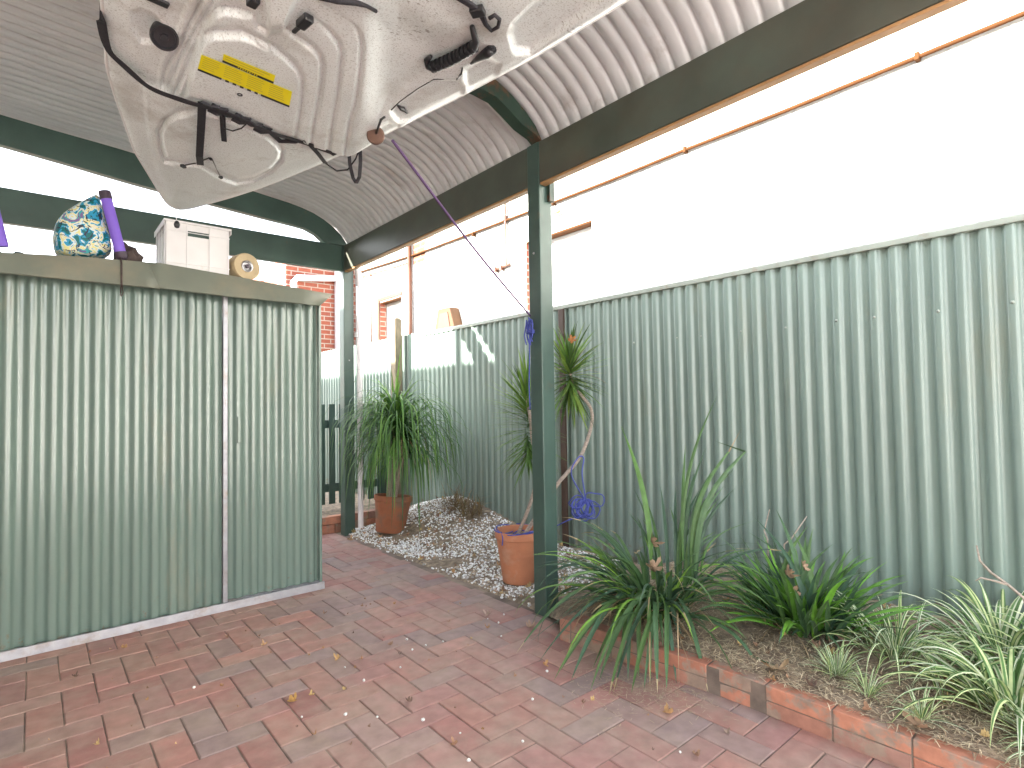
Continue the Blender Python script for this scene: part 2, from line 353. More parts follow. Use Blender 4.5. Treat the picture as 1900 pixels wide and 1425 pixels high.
# ================================================================ corrugated sheets
PITCH_R = .0887
def wave(s, amp, k=2.1): return amp*math.tanh(k*math.sin(2*math.pi*s/PITCH_R))/math.tanh(k)
def sheet(mb, s0, s1, phase, amp, fn, rows, per=16):
    """fn(s, d, r) -> world point; rows = list of row parameters"""
    n = max(2, int(round((s1-s0)/PITCH_R*per))); vs = []
    for r in rows:
        for i in range(n+1):
            s = s0+(s1-s0)*i/n; vs.append(fn(s, wave(s-phase, amp), r))
    m = n+1
    mb.add(vs, [(a*m+i, a*m+i+1, (a+1)*m+i+1, (a+1)*m+i) for a in range(len(rows)-1) for i in range(n)])

# fence along X = 3.264, sheets as parts
fence = thing('corrugated_fence', (3.27, 2, 0), 'long pale green corrugated steel fence with grey capping behind the garden bed', 'fence')
y = -2.6; k = 0
phase = 2.006
while y < 5.25:
    y1 = min(y+.7983, 5.33); off = .0035*(k % 2); mb = MB()
    # lean: sheets stand very slightly proud of each other at the laps
    rows = [0, .3, .6, .9, 1.2, 1.5, 1.8, 1.955]
    ph = rnd.uniform(0, 6)
    sheet(mb, y, y1+.02, phase, .0098, lambda s, d, r: (3.264-off+d+.003*math.sin(r*2.2+ph), s, r), rows)
    mb.build('fence_sheet', M['fence'], fence, smooth=True); y = y1; k += 1
mb = MB()
mb.prism([(3.243, 1.948), (3.285, 1.948), (3.287, 1.978), (3.275, 1.986), (3.252, 1.986), (3.241, 1.976)], 'Y', -2.6, 5.335)
# prism on Y axis expects (x,z)
mb.build('fence_cap', M['cap'], fence, bevel=.003)
for q in [(1184, 635), (1247, 628), (1290, 625), (1362, 616), (1445, 609), (1541, 596), (1607, 590), (1725, 579), (1862, 562)]:
    p = un(*q, 'X', 3.25); yy = phase+round((p.y-phase)/PITCH_R-.75)*PITCH_R+PITCH_R*.75
    m4 = Matrix.Translation((3.2525, yy, p.z)) @ Matrix.Rotation(-math.pi/2, 4, 'Y')
    mb = MB(); mb.lathe([(.0, .006), (.0035, .005), (.0045, .002), (.0075, .001), (.0075, -.002)], 10, m4); mb.build('screw', M['cap'], fence, smooth=True)
mb = MB(); mb.box((3.225, 3.19, 0), (3.247, 3.245, 1.945)); mb.build('fence_post', mat('dark_brown_channel', (.06, .035, .025), rough=.5), fence, bevel=.003)
mb = MB(); mb.box((3.236, 2.545, 0), (3.249, 2.575, 1.945))

# far uncapped stretch
far = thing('corrugated_fence', (3.27, 7, 0), 'sunlit stretch of uncapped corrugated fence beyond the green post', 'fence')
mb = MB(); sheet(mb, 5.36, 12.0, phase, .0125, lambda s, d, r: (3.267+d, s, r), [0, 1, 2.0]); mb.build('fence_sheet', M['fence'], far, smooth=True)
mb = MB(); mb.box((3.28, 5.36, 1.9), (3.31, 12, 1.96)); mb.build('rail', M['timber'], far)

# timber posts standing by that fence
mb = MB(); mb.box((3.10, 5.72, -.03), (3.19, 5.82, 2.17)); mb.box((3.115, 5.735, 2.17), (3.175, 5.805, 2.185))
tag(mb.build('timber_post', M['timber'], bevel=.004), 'thick weathered timber post rising behind the drooping potted palm', 'post')
mb = MB(); mb.box((3.17, 5.93, -.03), (3.205, 5.97, 2.1)); mb.tube([(3.18, 5.95, 2.1), (3.18, 5.95, 2.13)], .012)
tag(mb.build('garden_stake', M['black'], bevel=.002), 'thin dark stake just left of the thick timber post', 'stake')

# ================================================================ carport
upper = [(-2.25, 3.375), (-.197, 3.185), (.476, 3.135), (1.2, 3.058), (1.54, 3.018), (1.72, 2.997), (1.86, 2.970), (1.95, 2.942), (2.03, 2.906), (2.10, 2.865), (2.16, 2.820), (2.215, 2.765), (2.255, 2.70)]
port = thing('carport', (2.25, 2.4, 0), 'green framed carport with a curved grey corrugated roof', 'carport')
def smoothpath(P, n=6):
    out = []
    for i in range(len(P)-1):
        p0 = P[max(i-1, 0)]; p1 = P[i]; p2 = P[i+1]; p3 = P[min(i+2, len(P)-1)]
        for j in range(n):
            t = j/n
            out.append(tuple(.5*(2*b+(c-a)*t+(2*a-5*b+4*c-d)*t*t+(3*b-a-3*c+d)*t**3) for a, b, c, d in zip(p0, p1, p2, p3)))
    out.append(tuple(P[-1])); return out
rp = smoothpath(upper, 4)
ND = []
for i, p in enumerate(rp):
    a = rp[max(0, i-1)]; b = rp[min(len(rp)-1, i+1)]; d = math.hypot(b[0]-a[0], b[1]-a[1]); ND.append((-(b[1]-a[1])/d, (b[0]-a[0])/d))
y = -.62
k = 0
while y < 5.1:
    y1 = min(y+.76, 5.13); mb = MB(); off = .010+.004*(k % 2)
    def fn(s, d, r, off=off): return (rp[r][0]+ND[r][0]*(off+.004+d), s, rp[r][1]+ND[r][1]*(off+.004+d))
    PR = .0845; n_ = int((y1+.03-y)/PR*20); vs = []
    for r_ in range(len(rp)):
        for i_ in range(n_+1):
            s_ = y+(y1+.03-y)*i_/n_; q_ = ((s_-2.112)/PR) % 1
            vs.append(fn(s_, .013*math.exp(-((q_-.5)/.13)**2)-.003*math.cos(2*math.pi*q_), r_))
    mb.add(vs, [(a*(n_+1)+i, a*(n_+1)+i+1, (a+1)*(n_+1)+i+1, (a+1)*(n_+1)+i) for a in range(len(rp)-1) for i in range(n_)])
    mb.build('roof_sheet', M['roof'], port, smooth=True); y = y1; k += 1
def rafter(y0, y1, low, name='rafter', m='green'):
    up = smoothpath(upper, 3); up[-1] = (2.203, 2.70) if False else up[-1]
    lo = smoothpath(low, 3)
    mb = MB(); poly = [(a, b) for a, b in up]+[(a, b) for a, b in reversed(lo)]
    n = len(up); 
    # resample lower to same count for clean quads
    def rs(P, n):
        L = [0]
        for i in range(1, len(P)): L.append(L[-1]+math.dist(P[i], P[i-1]))
        o = []
        for k in range(n):
            s = L[-1]*k/(n-1); j = max(i for i in range(len(L)) if L[i] <= s+1e-9); j = min(j, len(P)-2)
            t = (s-L[j])/(L[j+1]-L[j]); o.append((P[j][0]+(P[j+1][0]-P[j][0])*t, P[j][1]+(P[j+1][1]-P[j][1])*t))
        return o
    n = 44; A = rs(up, n); B = rs(lo, n)
    vs = [(a, y0, b) for a, b in A]+[(a, y0, b) for a, b in B]+[(a, y1, b) for a, b in A]+[(a, y1, b) for a, b in B]
    fs = []
    for i in range(n-1):
        fs += [(i, n+i, n+i+1, i+1), (2*n+i, 2*n+i+1, 3*n+i+1, 3*n+i), (i, i+1, 2*n+i+1, 2*n+i), (n+i, 3*n+i, 3*n+i+1, n+i+1)]
    fs += [(0, 2*n, 3*n, n), (n-1, 2*n-1, 4*n-1, 3*n-1)]
    mb.add(vs, fs); mb.build(name, M[m], port, smooth='auto')
lowA = [(-2.25, 3.17), (-.195, 2.984), (.561, 2.90), (1.2, 2.848), (1.54, 2.822), (1.80, 2.805), (1.90, 2.785), (1.97, 2.745), (2.02, 2.704)]
lowB = [(-2.25, 3.17), (-.195, 2.984), (.561, 2.90), (1.2, 2.86), (1.6, 2.875), (1.86, 2.870), (1.95, 2.848), (2.03, 2.80), (2.10, 2.765), (2.195, 2.74)]
rafter(5.055, 5.115, lowA); rafter(2.36, 2.44, lowB, m='green_old'); rafter(-.36, -.28, lowB)
# main beam in runs between posts, a little behind the post faces
posts_y = [-.37, 2.35, 5.04]
def beam(y0, y1):
    mb = MB(); mb.box((2.204, y0, 2.462), (2.254, y1, 2.698)); mb.build('side_beam', M['beam'], port, bevel=.003)
    mb = MB(); mb.box((2.210, y0, 2.448), (2.250, y1, 2.4605)); mb.build('beam_bounce_strip', M['orange'], port)  # orange strip paints the sunlit bounce on the beam's underside
beam(-.62, -.372); beam(-.268, 2.348); beam(2.452, 5.038)
mb = MB(); mb.box((-2.25, 5.057, 2.461), (2.198, 5.112, 2.698)); mb.build('rear_beam', M['green'], port, bevel=.003)
for yy in posts_y:
    mb = MB(); mb.box((2.2, yy, -.02), (2.30, yy+.1, 2.70)); mb.build('post', M['green'], port, bevel=.006)
for yy in posts_y:
    mb = MB(); mb.box((-2.35, yy, -.02), (-2.25, yy+.1, 3.30)); mb.build('post', M['green'], port, bevel=.006)
mb = MB(); mb.box((2.262, 2.325, 2.36), (2.302, 2.349, 2.73)); mb.build('bracket', M['green_old'], port, bevel=.002)
# fine bolts on posts
for (x, yy, z) in ((2.199, 2.40, 2.06), (2.25, 5.039, 1.62)):
    mb = MB(); mb.lathe([(.0, .006), (.006, .004), (.007, 0)], 10, Matrix.Translation((x, yy, z)) @ Matrix.Rotation(-math.pi/2 if x < 2.2 else math.pi/2, 4, 'Y' if x < 2.2 else 'X')); mb.build('bolt', M['steel'], port)

# white downpipe beside the far post
dp = MB(); dp.tube([(2.335, 5.0, .06), (2.335, 5.0, 2.42), (2.33, 5.02, 2.50), (2.33, 5.1, 2.62)], .026, 14)
dp.box((2.30, 4.985, 1.84), (2.37, 5.03, 1.88))
tag(dp.build('downpipe', M['pipe'], smooth='auto'), 'white painted downpipe standing against the far green post', 'pipe')

# ================================================================ shed
shed = thing('garden_shed', (0, 3.75, 0), 'low sage green corrugated shed with a narrow sliding door', 'shed')
mb = MB(); sheet(mb, -1.6, .858, -.035, .0135, lambda s, d, r: (s, 3.735-d, r), [.035, .6, 1.2, 1.93]); mb.build('front_wall', M['shed'], shed, smooth=True)
mb = MB(); sheet(mb, .893, 1.448,   .935, .011, lambda s, d, r: (s, 3.750-d, r), [.045, .6, 1.2, 1.93]); door = mb.build('sliding_door', M['shed'], shed, smooth=True)
mb = MB(); mb.box((.893, 3.735, .028), (1.452, 3.768, .044)); mb.build('door_rail', M['galv'], door)
mb = MB(); mb.box((.862, 3.712, .03), (.888, 3.745, 1.92)); mb.build('jamb', M['galv'], shed, bevel=.003)
mb = MB(); mb.box((1.449, 3.722, .03), (1.466, 3.765, 1.93)); mb.build('corner_trim', M['shed'], shed, bevel=.003)
mb = MB(); sheet(mb, 3.768, 4.98, 3.7, .0095, lambda s, d, r: (1.452+d, s, r), [.02, .6, 1.2, 1.93]); mb.build('side_wall', M['shed'], shed, smooth=True)
mb = MB(); sheet(mb, 3.768, 4.98, 3.7, .0095, lambda s, d, r: (-1.6+d, s, r), [.02, .6, 1.2, 1.93]); mb.build('side_wall', M['shed'], shed, smooth=True)
mb = MB(); sheet(mb, -1.6, 1.46, 0, .0095, lambda s, d, r: (s, 4.99+d, r), [.02, .6, 1.2, 1.93]); mb.build('back_wall', M['shed'], shed, smooth=True)
mb = MB(); sheet(mb, -1.62, 1.475, 0, .0095, lambda s, d, r: (s, r, 1.975+d-.05*max(0, min(1, (s-1.08)/.3))), [3.69, 4.2, 5.0]); mb.build('roof', M['shed'], shed, smooth=True)
mb = MB(); mb.prism([(3.685, 0), (3.76, 0), (3.76, .026), (3.712, .026), (3.706, .046), (3.690, .046)], 'X', -1.6, 1.468); mb.build('bottom_track', M['galv'], shed, bevel=.0015)
mb = MB(); mb.box((.945, 3.722, .98), (.965, 3.737, 1.14)); mb.build('handle', M['shed'], door, bevel=.004)
# barge flashing in two overlapping lengths
def barge(tops, bots, off, name='flashing'):
    mb = MB(); vs = []; n = len(tops)
    for (a, b) in zip(tops, bots):
        A = un(*a, 'Y', 3.655-off); B = un(*b, 'Y', 3.625-off)
        vs += [(A.x, A.y+.05, A.z-.002), (A.x, A.y, A.z), ((A.x*.5+B.x*.5), (A.y+B.y)/2-.002, (A.z+B.z)/2), (B.x, B.y, B.z), (B.x, B.y+.008, B.z-.004), (B.x, B.y+.012, B.z+.012)]
    mb.add(vs, [(i*6+j, i*6+j+1, (i+1)*6+j+1, (i+1)*6+j) for i in range(n-1) for j in range(5)])
    o = mb.build(name, M['barge'], shed, smooth='auto', angle=30)
    s = o.modifiers.new('solid', 'SOLIDIFY'); s.thickness = .0012
    return o
barge([(-350, 456), (0, 468), (150, 476), (270, 486), (276, 489)], [(-350, 474), (0, 505), (150, 520), (270, 532), (297, 535)], .004)
barge([(262, 486), (298, 488), (428, 511), (560, 536), (617, 546)], [(262, 531), (298, 534), (421, 549), (560, 563), (594, 567)], 0)

# ================================================================ things on the shed roof
crate = thing('storage_crate', (.73, 3.87, 1.99), 'white plastic crate with a dark hand slot on the shed roof', 'crate')
cx0, cx1, cy0, cy1, cz0, cz1 = .565, .898, 3.73, 4.05, 2.003, 2.285
mb = MB(); th = .006
mb.box((cx0, cy0, cz0), (cx0+.106, cy0+th, cz1-.01)); mb.box((cx1-.106, cy0, cz0), (cx1, cy0+th, cz1-.01))
mb.box((cx0+.106, cy0+.0005, cz0), (cx1-.106, cy0+th-.0005, 2.205)); mb.box((cx0+.106, cy0+.0005, 2.236), (cx1-.106, cy0+th-.0005, cz1-.01))
mb.box((cx0, cy0+th, cz0), (cx0+th, cy1-th, cz1-.01)); mb.box((cx1-th, cy0+th, cz0), (cx1, cy1-th, cz1-.01)); mb.box((cx0, cy1-th, cz0), (cx1, cy1, cz1-.01))
mb.box((cx0+th, cy0+th, cz0), (cx1-th, cy1-th, cz0+.006))
mb.build('body', M['whiteplastic'], crate, bevel=.0015)
mb = MB()
for x in (cx0+.001, cx0+.104, cx1-.110, cx1-.007): mb.box((x, cy0-.006, cz0+.002), (x+.006, cy0-.0003, cz1-.012))
for y_ in (cy0+.01, cy0+.105, cy1-.11, cy1-.02): mb.box((cx0-.006, y_, cz0+.002), (cx0-.0003, y_+.006, cz1-.012))
for z in (cz0+.034, cz1-.062): mb.box((cx0-.004, cy0-.0045, z), (cx1+.004, cy0-.0004, z+.004)); mb.box((cx0-.0045, cy0, z), (cx0-.0004, cy1, z+.004))
mb.build('ribs', M['whiteplastic'], crate)
mb = MB(); e = .012
for (a, b) in (((cx0-e, cy0-e, cz1-.012), (cx1+e, cy0+.002, cz1)), ((cx0-e, cy1-.002, cz1-.012), (cx1+e, cy1+e, cz1)), ((cx0-e, cy0+.003, cz1-.012), (cx0+.002, cy1-.003, cz1)), ((cx1-.002, cy0+.003, cz1-.012), (cx1+e, cy1-.003, cz1))): mb.box(a, b)
mb.box((cx0-e, cy0-e, cz1-.034), (cx0-e+.004, cy1+e, cz1-.0122)); mb.box((cx1+e-.004, cy0-e, cz1-.034), (cx1+e, cy1+e, cz1-.0122))
mb.build('rim', M['whiteplastic'], crate, bevel=.0015)
mb = MB(); mb.box((cx0+.112, cy0+.03, 2.15), (cx1-.112, cy0+.034, 2.25)); mb.build('slot_backing', M['green'], crate)

reel = thing('hose_reel', (1.005, 3.82, 1.99), 'round tan reel with a grey hub beside the white crate', 'reel')
m4 = Matrix.Translation((1.012, 3.775, 2.082)) @ Matrix.Rotation(math.radians(12), 4, 'Z') @ Matrix.Rotation(math.pi/2, 4, 'X')
mb = MB(); mb.lathe([(.0, -.10), (.078, -.10), (.084, -.095), (.084, -.02), (.084, .0), (.080, .006), (.07, .004), (.035, .003), (.034, .0)], 48, m4); mb.build('spool', M['tan'], reel, smooth='auto')
mb = MB(); mb.lathe([(.036, .003), (.036, .010), (.030, .012), (.022, .008), (.020, .002), (.0, .001)], 40, m4); hub = mb.build('hub', M['steel'], reel, smooth='auto')
mb = MB(); mb.lathe([(.013, .001), (.013, .013), (.010, .015), (.0, .015)], 24, m4); mb.build('spindle', M['darkcap'], hub, smooth='auto')

bag = thing('printed_bag', (.2, 3.78, 1.99), 'bulging bag printed in blue, yellow and white on the left of the shed roof', 'bag')
# rounded side profile (image outline), swept in depth
out = [un(*q, 'Y', 3.74) for q in [(108, 478), (99, 455), (97, 428), (104, 402), (122, 384), (150, 368), (178, 352), (188, 354), (195, 400), (208, 440), (219, 478)]]
cxz = un(160, 440, 'Y', 3.74); vs = []; rings = 7; n = len(out)
for r in range(rings):
    a = math.pi*r/(rings-1); f = .86+.14*math.sin(a)
    for p in out: vs.append((cxz.x+(p.x-cxz.x)*f, 3.715+.24*(r/(rings-1))-.0, max(1.992, cxz.z+(p.z-cxz.z)*f)))
mb = MB(); fs = [(r*n+i, r*n+(i+1) % n, (r+1)*n+(i+1) % n, (r+1)*n+i) for r in range(rings-1) for i in range(n)]
vs += [(cxz.x, 3.692, cxz.z-.01), (cxz.x, 3.98, cxz.z)]
fs += [((i+1) % n, i, rings*n) for i in range(n)]+[((rings-1)*n+i, (rings-1)*n+(i+1) % n, rings*n+1) for i in range(n)]
mb.add(vs, fs); o = mb.build('fabric_shell', M['print'], bag, smooth=True); sb = o.modifiers.new('sub', 'SUBSURF'); sb.levels = 2; sb.render_levels = 2
mb = MB(); mb.tube([(.345, 3.66, 2.01), (.347, 3.635, 1.975), (.345, 3.61, 1.90), (.346, 3.61, 1.845)], .0045, 6); mb.tube([(.342, 3.61, 1.845), (.340, 3.61, 1.80), (.345, 3.61, 1.795), (.352, 3.61, 1.815), (.348, 3.61, 1.85)], .003, 6)
mb.build('drawstring', M['cloth'], bag, smooth=True)
tb = thing('foam_tube', (.33, 3.7, 1.99), 'upright purple tube with dark end caps leaning beside the printed bag', 'tube')
A = un(197, 368, 'Y', 3.70); B = un(224, 470, 'Y', 3.70); d = (B-A)
mb = MB(); mb.tube([A, A+d*.5, B], .0265, 20); mb.build('foam', M['purple'], tb, smooth='auto')
mb = MB(); mb.tube([A-d*.13, A-d*.10, A+d*.02], [.026, .0295, .0295], 20); mb.build('end_cap', M['darkcap'], tb, smooth='auto')
mb = MB(); mb.tube([B-d*.02, B+d*.08, B+d*.12], [.0295, .0295, .02], 20); mb.build('end_cap', M['darkcap'], tb, smooth='auto')
mb = MB(); A = un(-12, 385, 'Y', 3.72); B = un(6, 458, 'Y', 3.72); mb.tube([A, B], .022, 16)
tag(mb.build('foam_tube', M['purple'], smooth='auto'), 'purple tube end at the far left edge of the shed roof', 'tube')
# crumpled cloth
mb = MB(); vs = []; nn = 18
for j in range(nn+1):
    for i in range(nn*2):
        th_ = math.pi*j/nn; ph = 2*math.pi*i/(nn*2); dvec = Vector((math.sin(th_)*math.cos(ph), math.sin(th_)*math.sin(ph), math.cos(th_)))
        r = 1+.28*noise.noise(dvec*2.4+Vector((3, 1, 2)))+.12*noise.noise(dvec*7)
        p = Vector((.392+dvec.x*.068*r-.02*dvec.z, 3.78+dvec.y*.07*r, 2.035+dvec.z*.078*r)); p.z = max(p.z, 1.99); vs.append(p)
mb.add(vs, [(j*2*nn+i, j*2*nn+(i+1) % (2*nn), (j+1)*2*nn+(i+1) % (2*nn), (j+1)*2*nn+i) for j in range(nn) for i in range(2*nn)])
tag(mb.build('cloth_bundle', M['cloth'], smooth=True), 'crumpled dark brown cloth between the purple tube and white crate', 'cloth')

# ================================================================ KAYAK (hung upside down, deck facing the ground)
ZK = 2.15
RX = [(-.42, .53), (-.30, .72), (-.05, .90), (.3, 1.02), (.6, 1.06), (.821, 1.066), (1.106, 1.044), (1.422, .996), (1.821, .923), (2.134, .852), (2.40, .785), (2.573, .735), (2.75, .672), (2.90, .612), (3.0, .570), (3.05, .545), (3.075, .518)]
LX = [(-.42, .52), (-.30, .38), (-.05, .20), (.3, .09), (.6, .06), (.9, .062), (1.25, .083), (1.589, .112), (1.915, .148), (2.068, .18), (2.465, .273), (2.717, .358), (2.88, .412), (3.0, .455), (3.05, .482), (3.075, .510)]
def npx(x, y, z):
    v = np.stack([x, y, z-CAMH], -1); F = np.array(FW); R = np.array(RT); Uu = np.array(UP)
    d = v@F; d = np.where(d > .05, d, .05)
    return 950+FPX*(v@R)/d, 712.5-FPX*(v@Uu)/d
def sdf(px, py, poly):
    """signed distance in photo pixels, positive inside"""
    P = np.array(poly, float); n = len(P); dmin = np.full(px.shape, 1e9); ins = np.zeros(px.shape, bool)
    for i in range(n):
        a = P[i]; b = P[(i+1) % n]; e = b-a; wx = px-a[0]; wy = py-a[1]
        t = np.clip((wx*e[0]+wy*e[1])/(e@e+1e-9), 0, 1)
        dmin = np.minimum(dmin, np.hypot(wx-e[0]*t, wy-e[1]*t))
        c = ((a[1] <= py) & (b[1] > py)) | ((b[1] <= py) & (a[1] > py))
        xi = a[0]+(py-a[1])/(e[1] if abs(e[1]) > 1e-9 else 1e-9)*e[0]
        ins ^= c & (px < xi)
    return np.where(ins, dmin, -dmin)
def sm(d, w0): return np.clip(.5+d/(2*w0), 0, 1)**2*(3-2*np.clip(.5+d/(2*w0), 0, 1))
P1 = [(330, 215), (346, 167), (354, 126), (364, 94), (377, 68), (395, 58), (447, 58), (478, 72), (510, 88), (534, 107), (552, 126), (560, 142), (561, 166), (558, 197), (552, 235), (545, 262)]
P2 = [(318, 205), (330, 163), (341, 138), (355, 103), (366, 72), (385, 40), (402, 17), (416, 13), (447, 18), (470, 24), (478, 45), (500, 58), (526, 52), (558, 69), (582, 87), (594, 103), (598, 118), (596, 150), (589, 190), (582, 225), (576, 272)]
P3 = [(306, 195), (318, 152), (334, 112), (348, 84), (369, 48), (395, 5), (412, -30), (500, -60), (575, 12), (589, 39), (613, 58), (627, 76), (633, 95), (630, 134), (624, 182), (616, 225), (608, 280)]
P4 = [(298, 190), (312, 120), (336, 82), (352, 47), (374, 5), (395, -60), (560, -120), (589, -4), (629, 20), (653, 41), (667, 62), (671, 87), (667, 134), (659, 190), (648, 225), (638, 290)]
P5 = [(290, 190), (302, 110), (322, 70), (336, 40), (352, 0), (370, -80), (620, -160), (650, -10), (690, 22), (697, 40), (696, 80), (691, 150), (683, 200), (668, 300)]
HATCH = [(293, 243), (304, 221), (326, 207), (364, 199), (410, 212), (455, 230), (495, 248), (518, 265), (526, 278), (523, 298), (503, 319), (471, 335), (439, 339), (416, 330), (376, 309), (337, 303), (305, 297), (297, 275)]
SIDE = [(725, 205), (742, 189), (774, 166), (805, 148), (849, 146), (861, 160), (857, 178), (821, 204), (774, 220), (740, 222)]
CIRC = [(704, 232), (722, 226), (740, 232), (742, 246), (726, 256), (706, 252)]
SID2 = [(862, 128), (900, 104), (926, 118), (918, 150), (884, 168), (864, 158)]
TROF = [(946, 62), (952, 45), (985, 12), (1030, -30), (1140, -110), (1130, -20), (1040, 50), (985, 92), (955, 88)]
LCIR = [(243, 22), (262, 17), (286, 28), (300, 48), (292, 78), (262, 78), (245, 50)]
SEAM = [(205, -60), (216, 24), (240, 71), (267, 134), (270, 205), (278, 260), (296, 330), (320, 368), (420, 352), (600, 275), (760, 212), (900, 150), (1000, 85), (1200, -60)]
CONS = [(474, -60), (497, 0), (499, 62), (526, 54), (549, -2), (556, -60)]
FOOT = [(700, 40), (740, 20), (800, 60), (880, 100), (800, 148), (740, 188), (704, 210), (694, 150)]
def relief0(x, y, zz):
    """how far the deck stands below ZK (towards the ground), metres"""
    px, py = npx(x, y, zz)
    fade = sm((py-(.395*px+46))*-1, 12)     # terraces die out towards the hatch
    h = np.zeros(x.shape)
    h += .003*sm(sdf(px, py, SEAM), 5)
    d1, d2, d3, d4, d5 = (sdf(px, py, p) for p in (P1, P2, P3, P4, P5))
    hl = .010*sm(d1, 5)+.010*sm(d2, 4)+.010*sm(d3, 4)+.010*sm(d4, 4)+.008*sm(d5, 7)
    hr = .048+.002*(1-sm(d1, 7))+.002*(1-sm(d2, 5))+.002*(1-sm(d3, 5))+.002*(1-sm(d4, 5))-.004*(1-sm(d5, 14))-.014*sm(px-(720-.05*py), 50)
    hr = hr-.012*sum(np.exp(-((q_+1)/4.2)**2) for q_ in (d1, d2, d3, d4))*sm(py-30-(px-450)*.12, 20)
    hl = hl-.015*sum(np.exp(-((q_+2)/6.0)**2) for q_ in (d1, d2, d3, d4))
    mR = sm(px-470, 28); h += fade*(hl*(1-mR)+hr*mR)
    h += (1-fade)*.030*sm(sdf(px, py, SEAM)-22, 48)
    dh = sdf(px, py, HATCH)
    h += .008*sm(dh-7, 4)-.016*np.exp(-((dh-1)/3.6)**2)
    h -= .022*sm(sdf(px, py, SIDE), 4)*(.4+.6*np.clip((py-140)/60, 0, 1)*0+.3)
    h -= .012*sm(sdf(px, py, CIRC), 5)
    h -= .014*sm(sdf(px, py, SID2), 7); h -= .022*sm(sdf(px, py, TROF), 7); h -= .014*sm(sdf(px, py, LCIR), 5)
    h += .022*sm(sdf(px, py, CONS), 5); h -= .018*sm(sdf(px, py, FOOT), 30)
    return h
ys = np.concatenate([np.linspace(-.42, .72, 24)[:-1], np.linspace(.72, 3.02, 680)[:-1], 3.02+.055*np.sin(np.linspace(0, math.pi/2, 16))])
us = np.linspace(-1, 1, 481)
rx = np.interp(ys, [a for a, _ in RX], [b for _, b in RX]); lx = np.interp(ys, [a for a, _ in LX], [b for _, b in LX])
# soften the outline polylines
def box5(a):
    k = np.ones(21)/21; p = np.pad(a, 10, mode='edge'); r = np.convolve(p, k, 'valid'); r[:10] = a[:10]; r[-26:] = a[-26:]; return r
rx = box5(rx); lx = box5(lx)
Xg = (rx[:, None]+lx[:, None])/2+(rx-lx)[:, None]/2*us[None]; Yg = np.repeat(ys[:, None], len(us), 1)
edge = np.clip((1-np.abs(us))[None]*(rx-lx)[:, None]/2/.085, 0, 1)
hw_ = (rx-lx)[:, None]/2
BASE = .016*np.sqrt(np.clip(1-(1-edge)**2, 0, 1))*np.clip(hw_/.12, 0, 1)+.022*(1-us[None]**2)*np.clip(hw_/.42, 0, 1)**1.5
EE = edge*edge*(3-2*edge)
H = BASE.copy()
for _ in range(4): H = .3*H+.7*(relief0(Xg, Yg, ZK-H)*EE+BASE)
Zg = ZK-H
deckH = (ys, us, Zg)
def deck(px, py, off=0.0):
    p = un(px, py, 'Z', ZK)
    for _ in range(3):
        i = np.searchsorted(ys, p.y); i = min(max(i, 1), len(ys)-1)
        c = (rx[i]+lx[i])/2; hw = max((rx[i]-lx[i])/2, .01); u = (p.x-c)/hw; j = int(np.clip(round((u+1)/2*(len(us)-1)), 0, len(us)-1))
        z = Zg[i, j]
        p = un(px, py, 'Z', float(z))
    q = un(px, py, 'Z', float(z)-off); return q
kay = thing('kayak', (.55, 1.4, ZK), 'white speckled sit-on-top kayak hung upside down under the carport roof', 'kayak')
n0, n1 = Xg.shape; me = bpy.data.meshes.new('deck')
V = np.stack([Xg, Yg, Zg], -1).reshape(-1, 3)
idx = np.arange(n0*n1).reshape(n0, n1); Fq = np.stack([idx[:-1, :-1], idx[1:, :-1], idx[1:, 1:], idx[:-1, 1:]], -1).reshape(-1, 4)
me.from_pydata(V.tolist(), [], Fq.tolist()); me.polygons.foreach_set('use_smooth', [True]*len(Fq)); me.materials.append(M['kayak'])
o = bpy.data.objects.new('deck', me); COL.objects.link(o); o.parent = kay; o.matrix_parent_inverse = kay.matrix_world.inverted()
# hull above
mb = MB(); nv = 60; nu = 33; vs = []
yy = np.interp(np.linspace(0, 1, nv), np.linspace(0, 1, len(ys)), np.concatenate([np.linspace(-.42, 3.02, len(ys)-16), 3.02+.055*np.sin(np.linspace(0, math.pi/2, 16))]))
yy = np.concatenate([np.linspace(-.42, 2.9, 48), 2.9+.175*np.sin(np.linspace(.1, math.pi/2, 12))])
for y_ in yy:
    a = np.interp(y_, ys, rx); b = np.interp(y_, ys, lx); c = (a+b)/2; hw = (a-b)/2
    dep = .30*min(1, (max(0, 3.08-y_)/.9)**.55)*min(1, (max(0, y_+.43)/.5)**.5)
    for k in range(nu):
        t = math.pi*k/(nu-1); vs.append((c+hw*math.cos(t), y_, ZK+dep*math.sin(t)**.7))
mb.add(vs, [(i*nu+k, i*nu+k+1, (i+1)*nu+k+1, (i+1)*nu+k) for i in range(len(yy)-1) for k in range(nu-1)])
mb.build('hull', M['kayak'], kay, smooth=True)
mb = MB()
ii = list(range(0, len(ys), 6))+[len(ys)-1]
mb.tube([(rx[i], ys[i], ZK+.002) for i in ii], .006, 8); mb.tube([(lx[i], ys[i], ZK+.002) for i in ii], .006, 8)
mb.build('gunwale', M['whiteplastic'], kay, smooth=True)
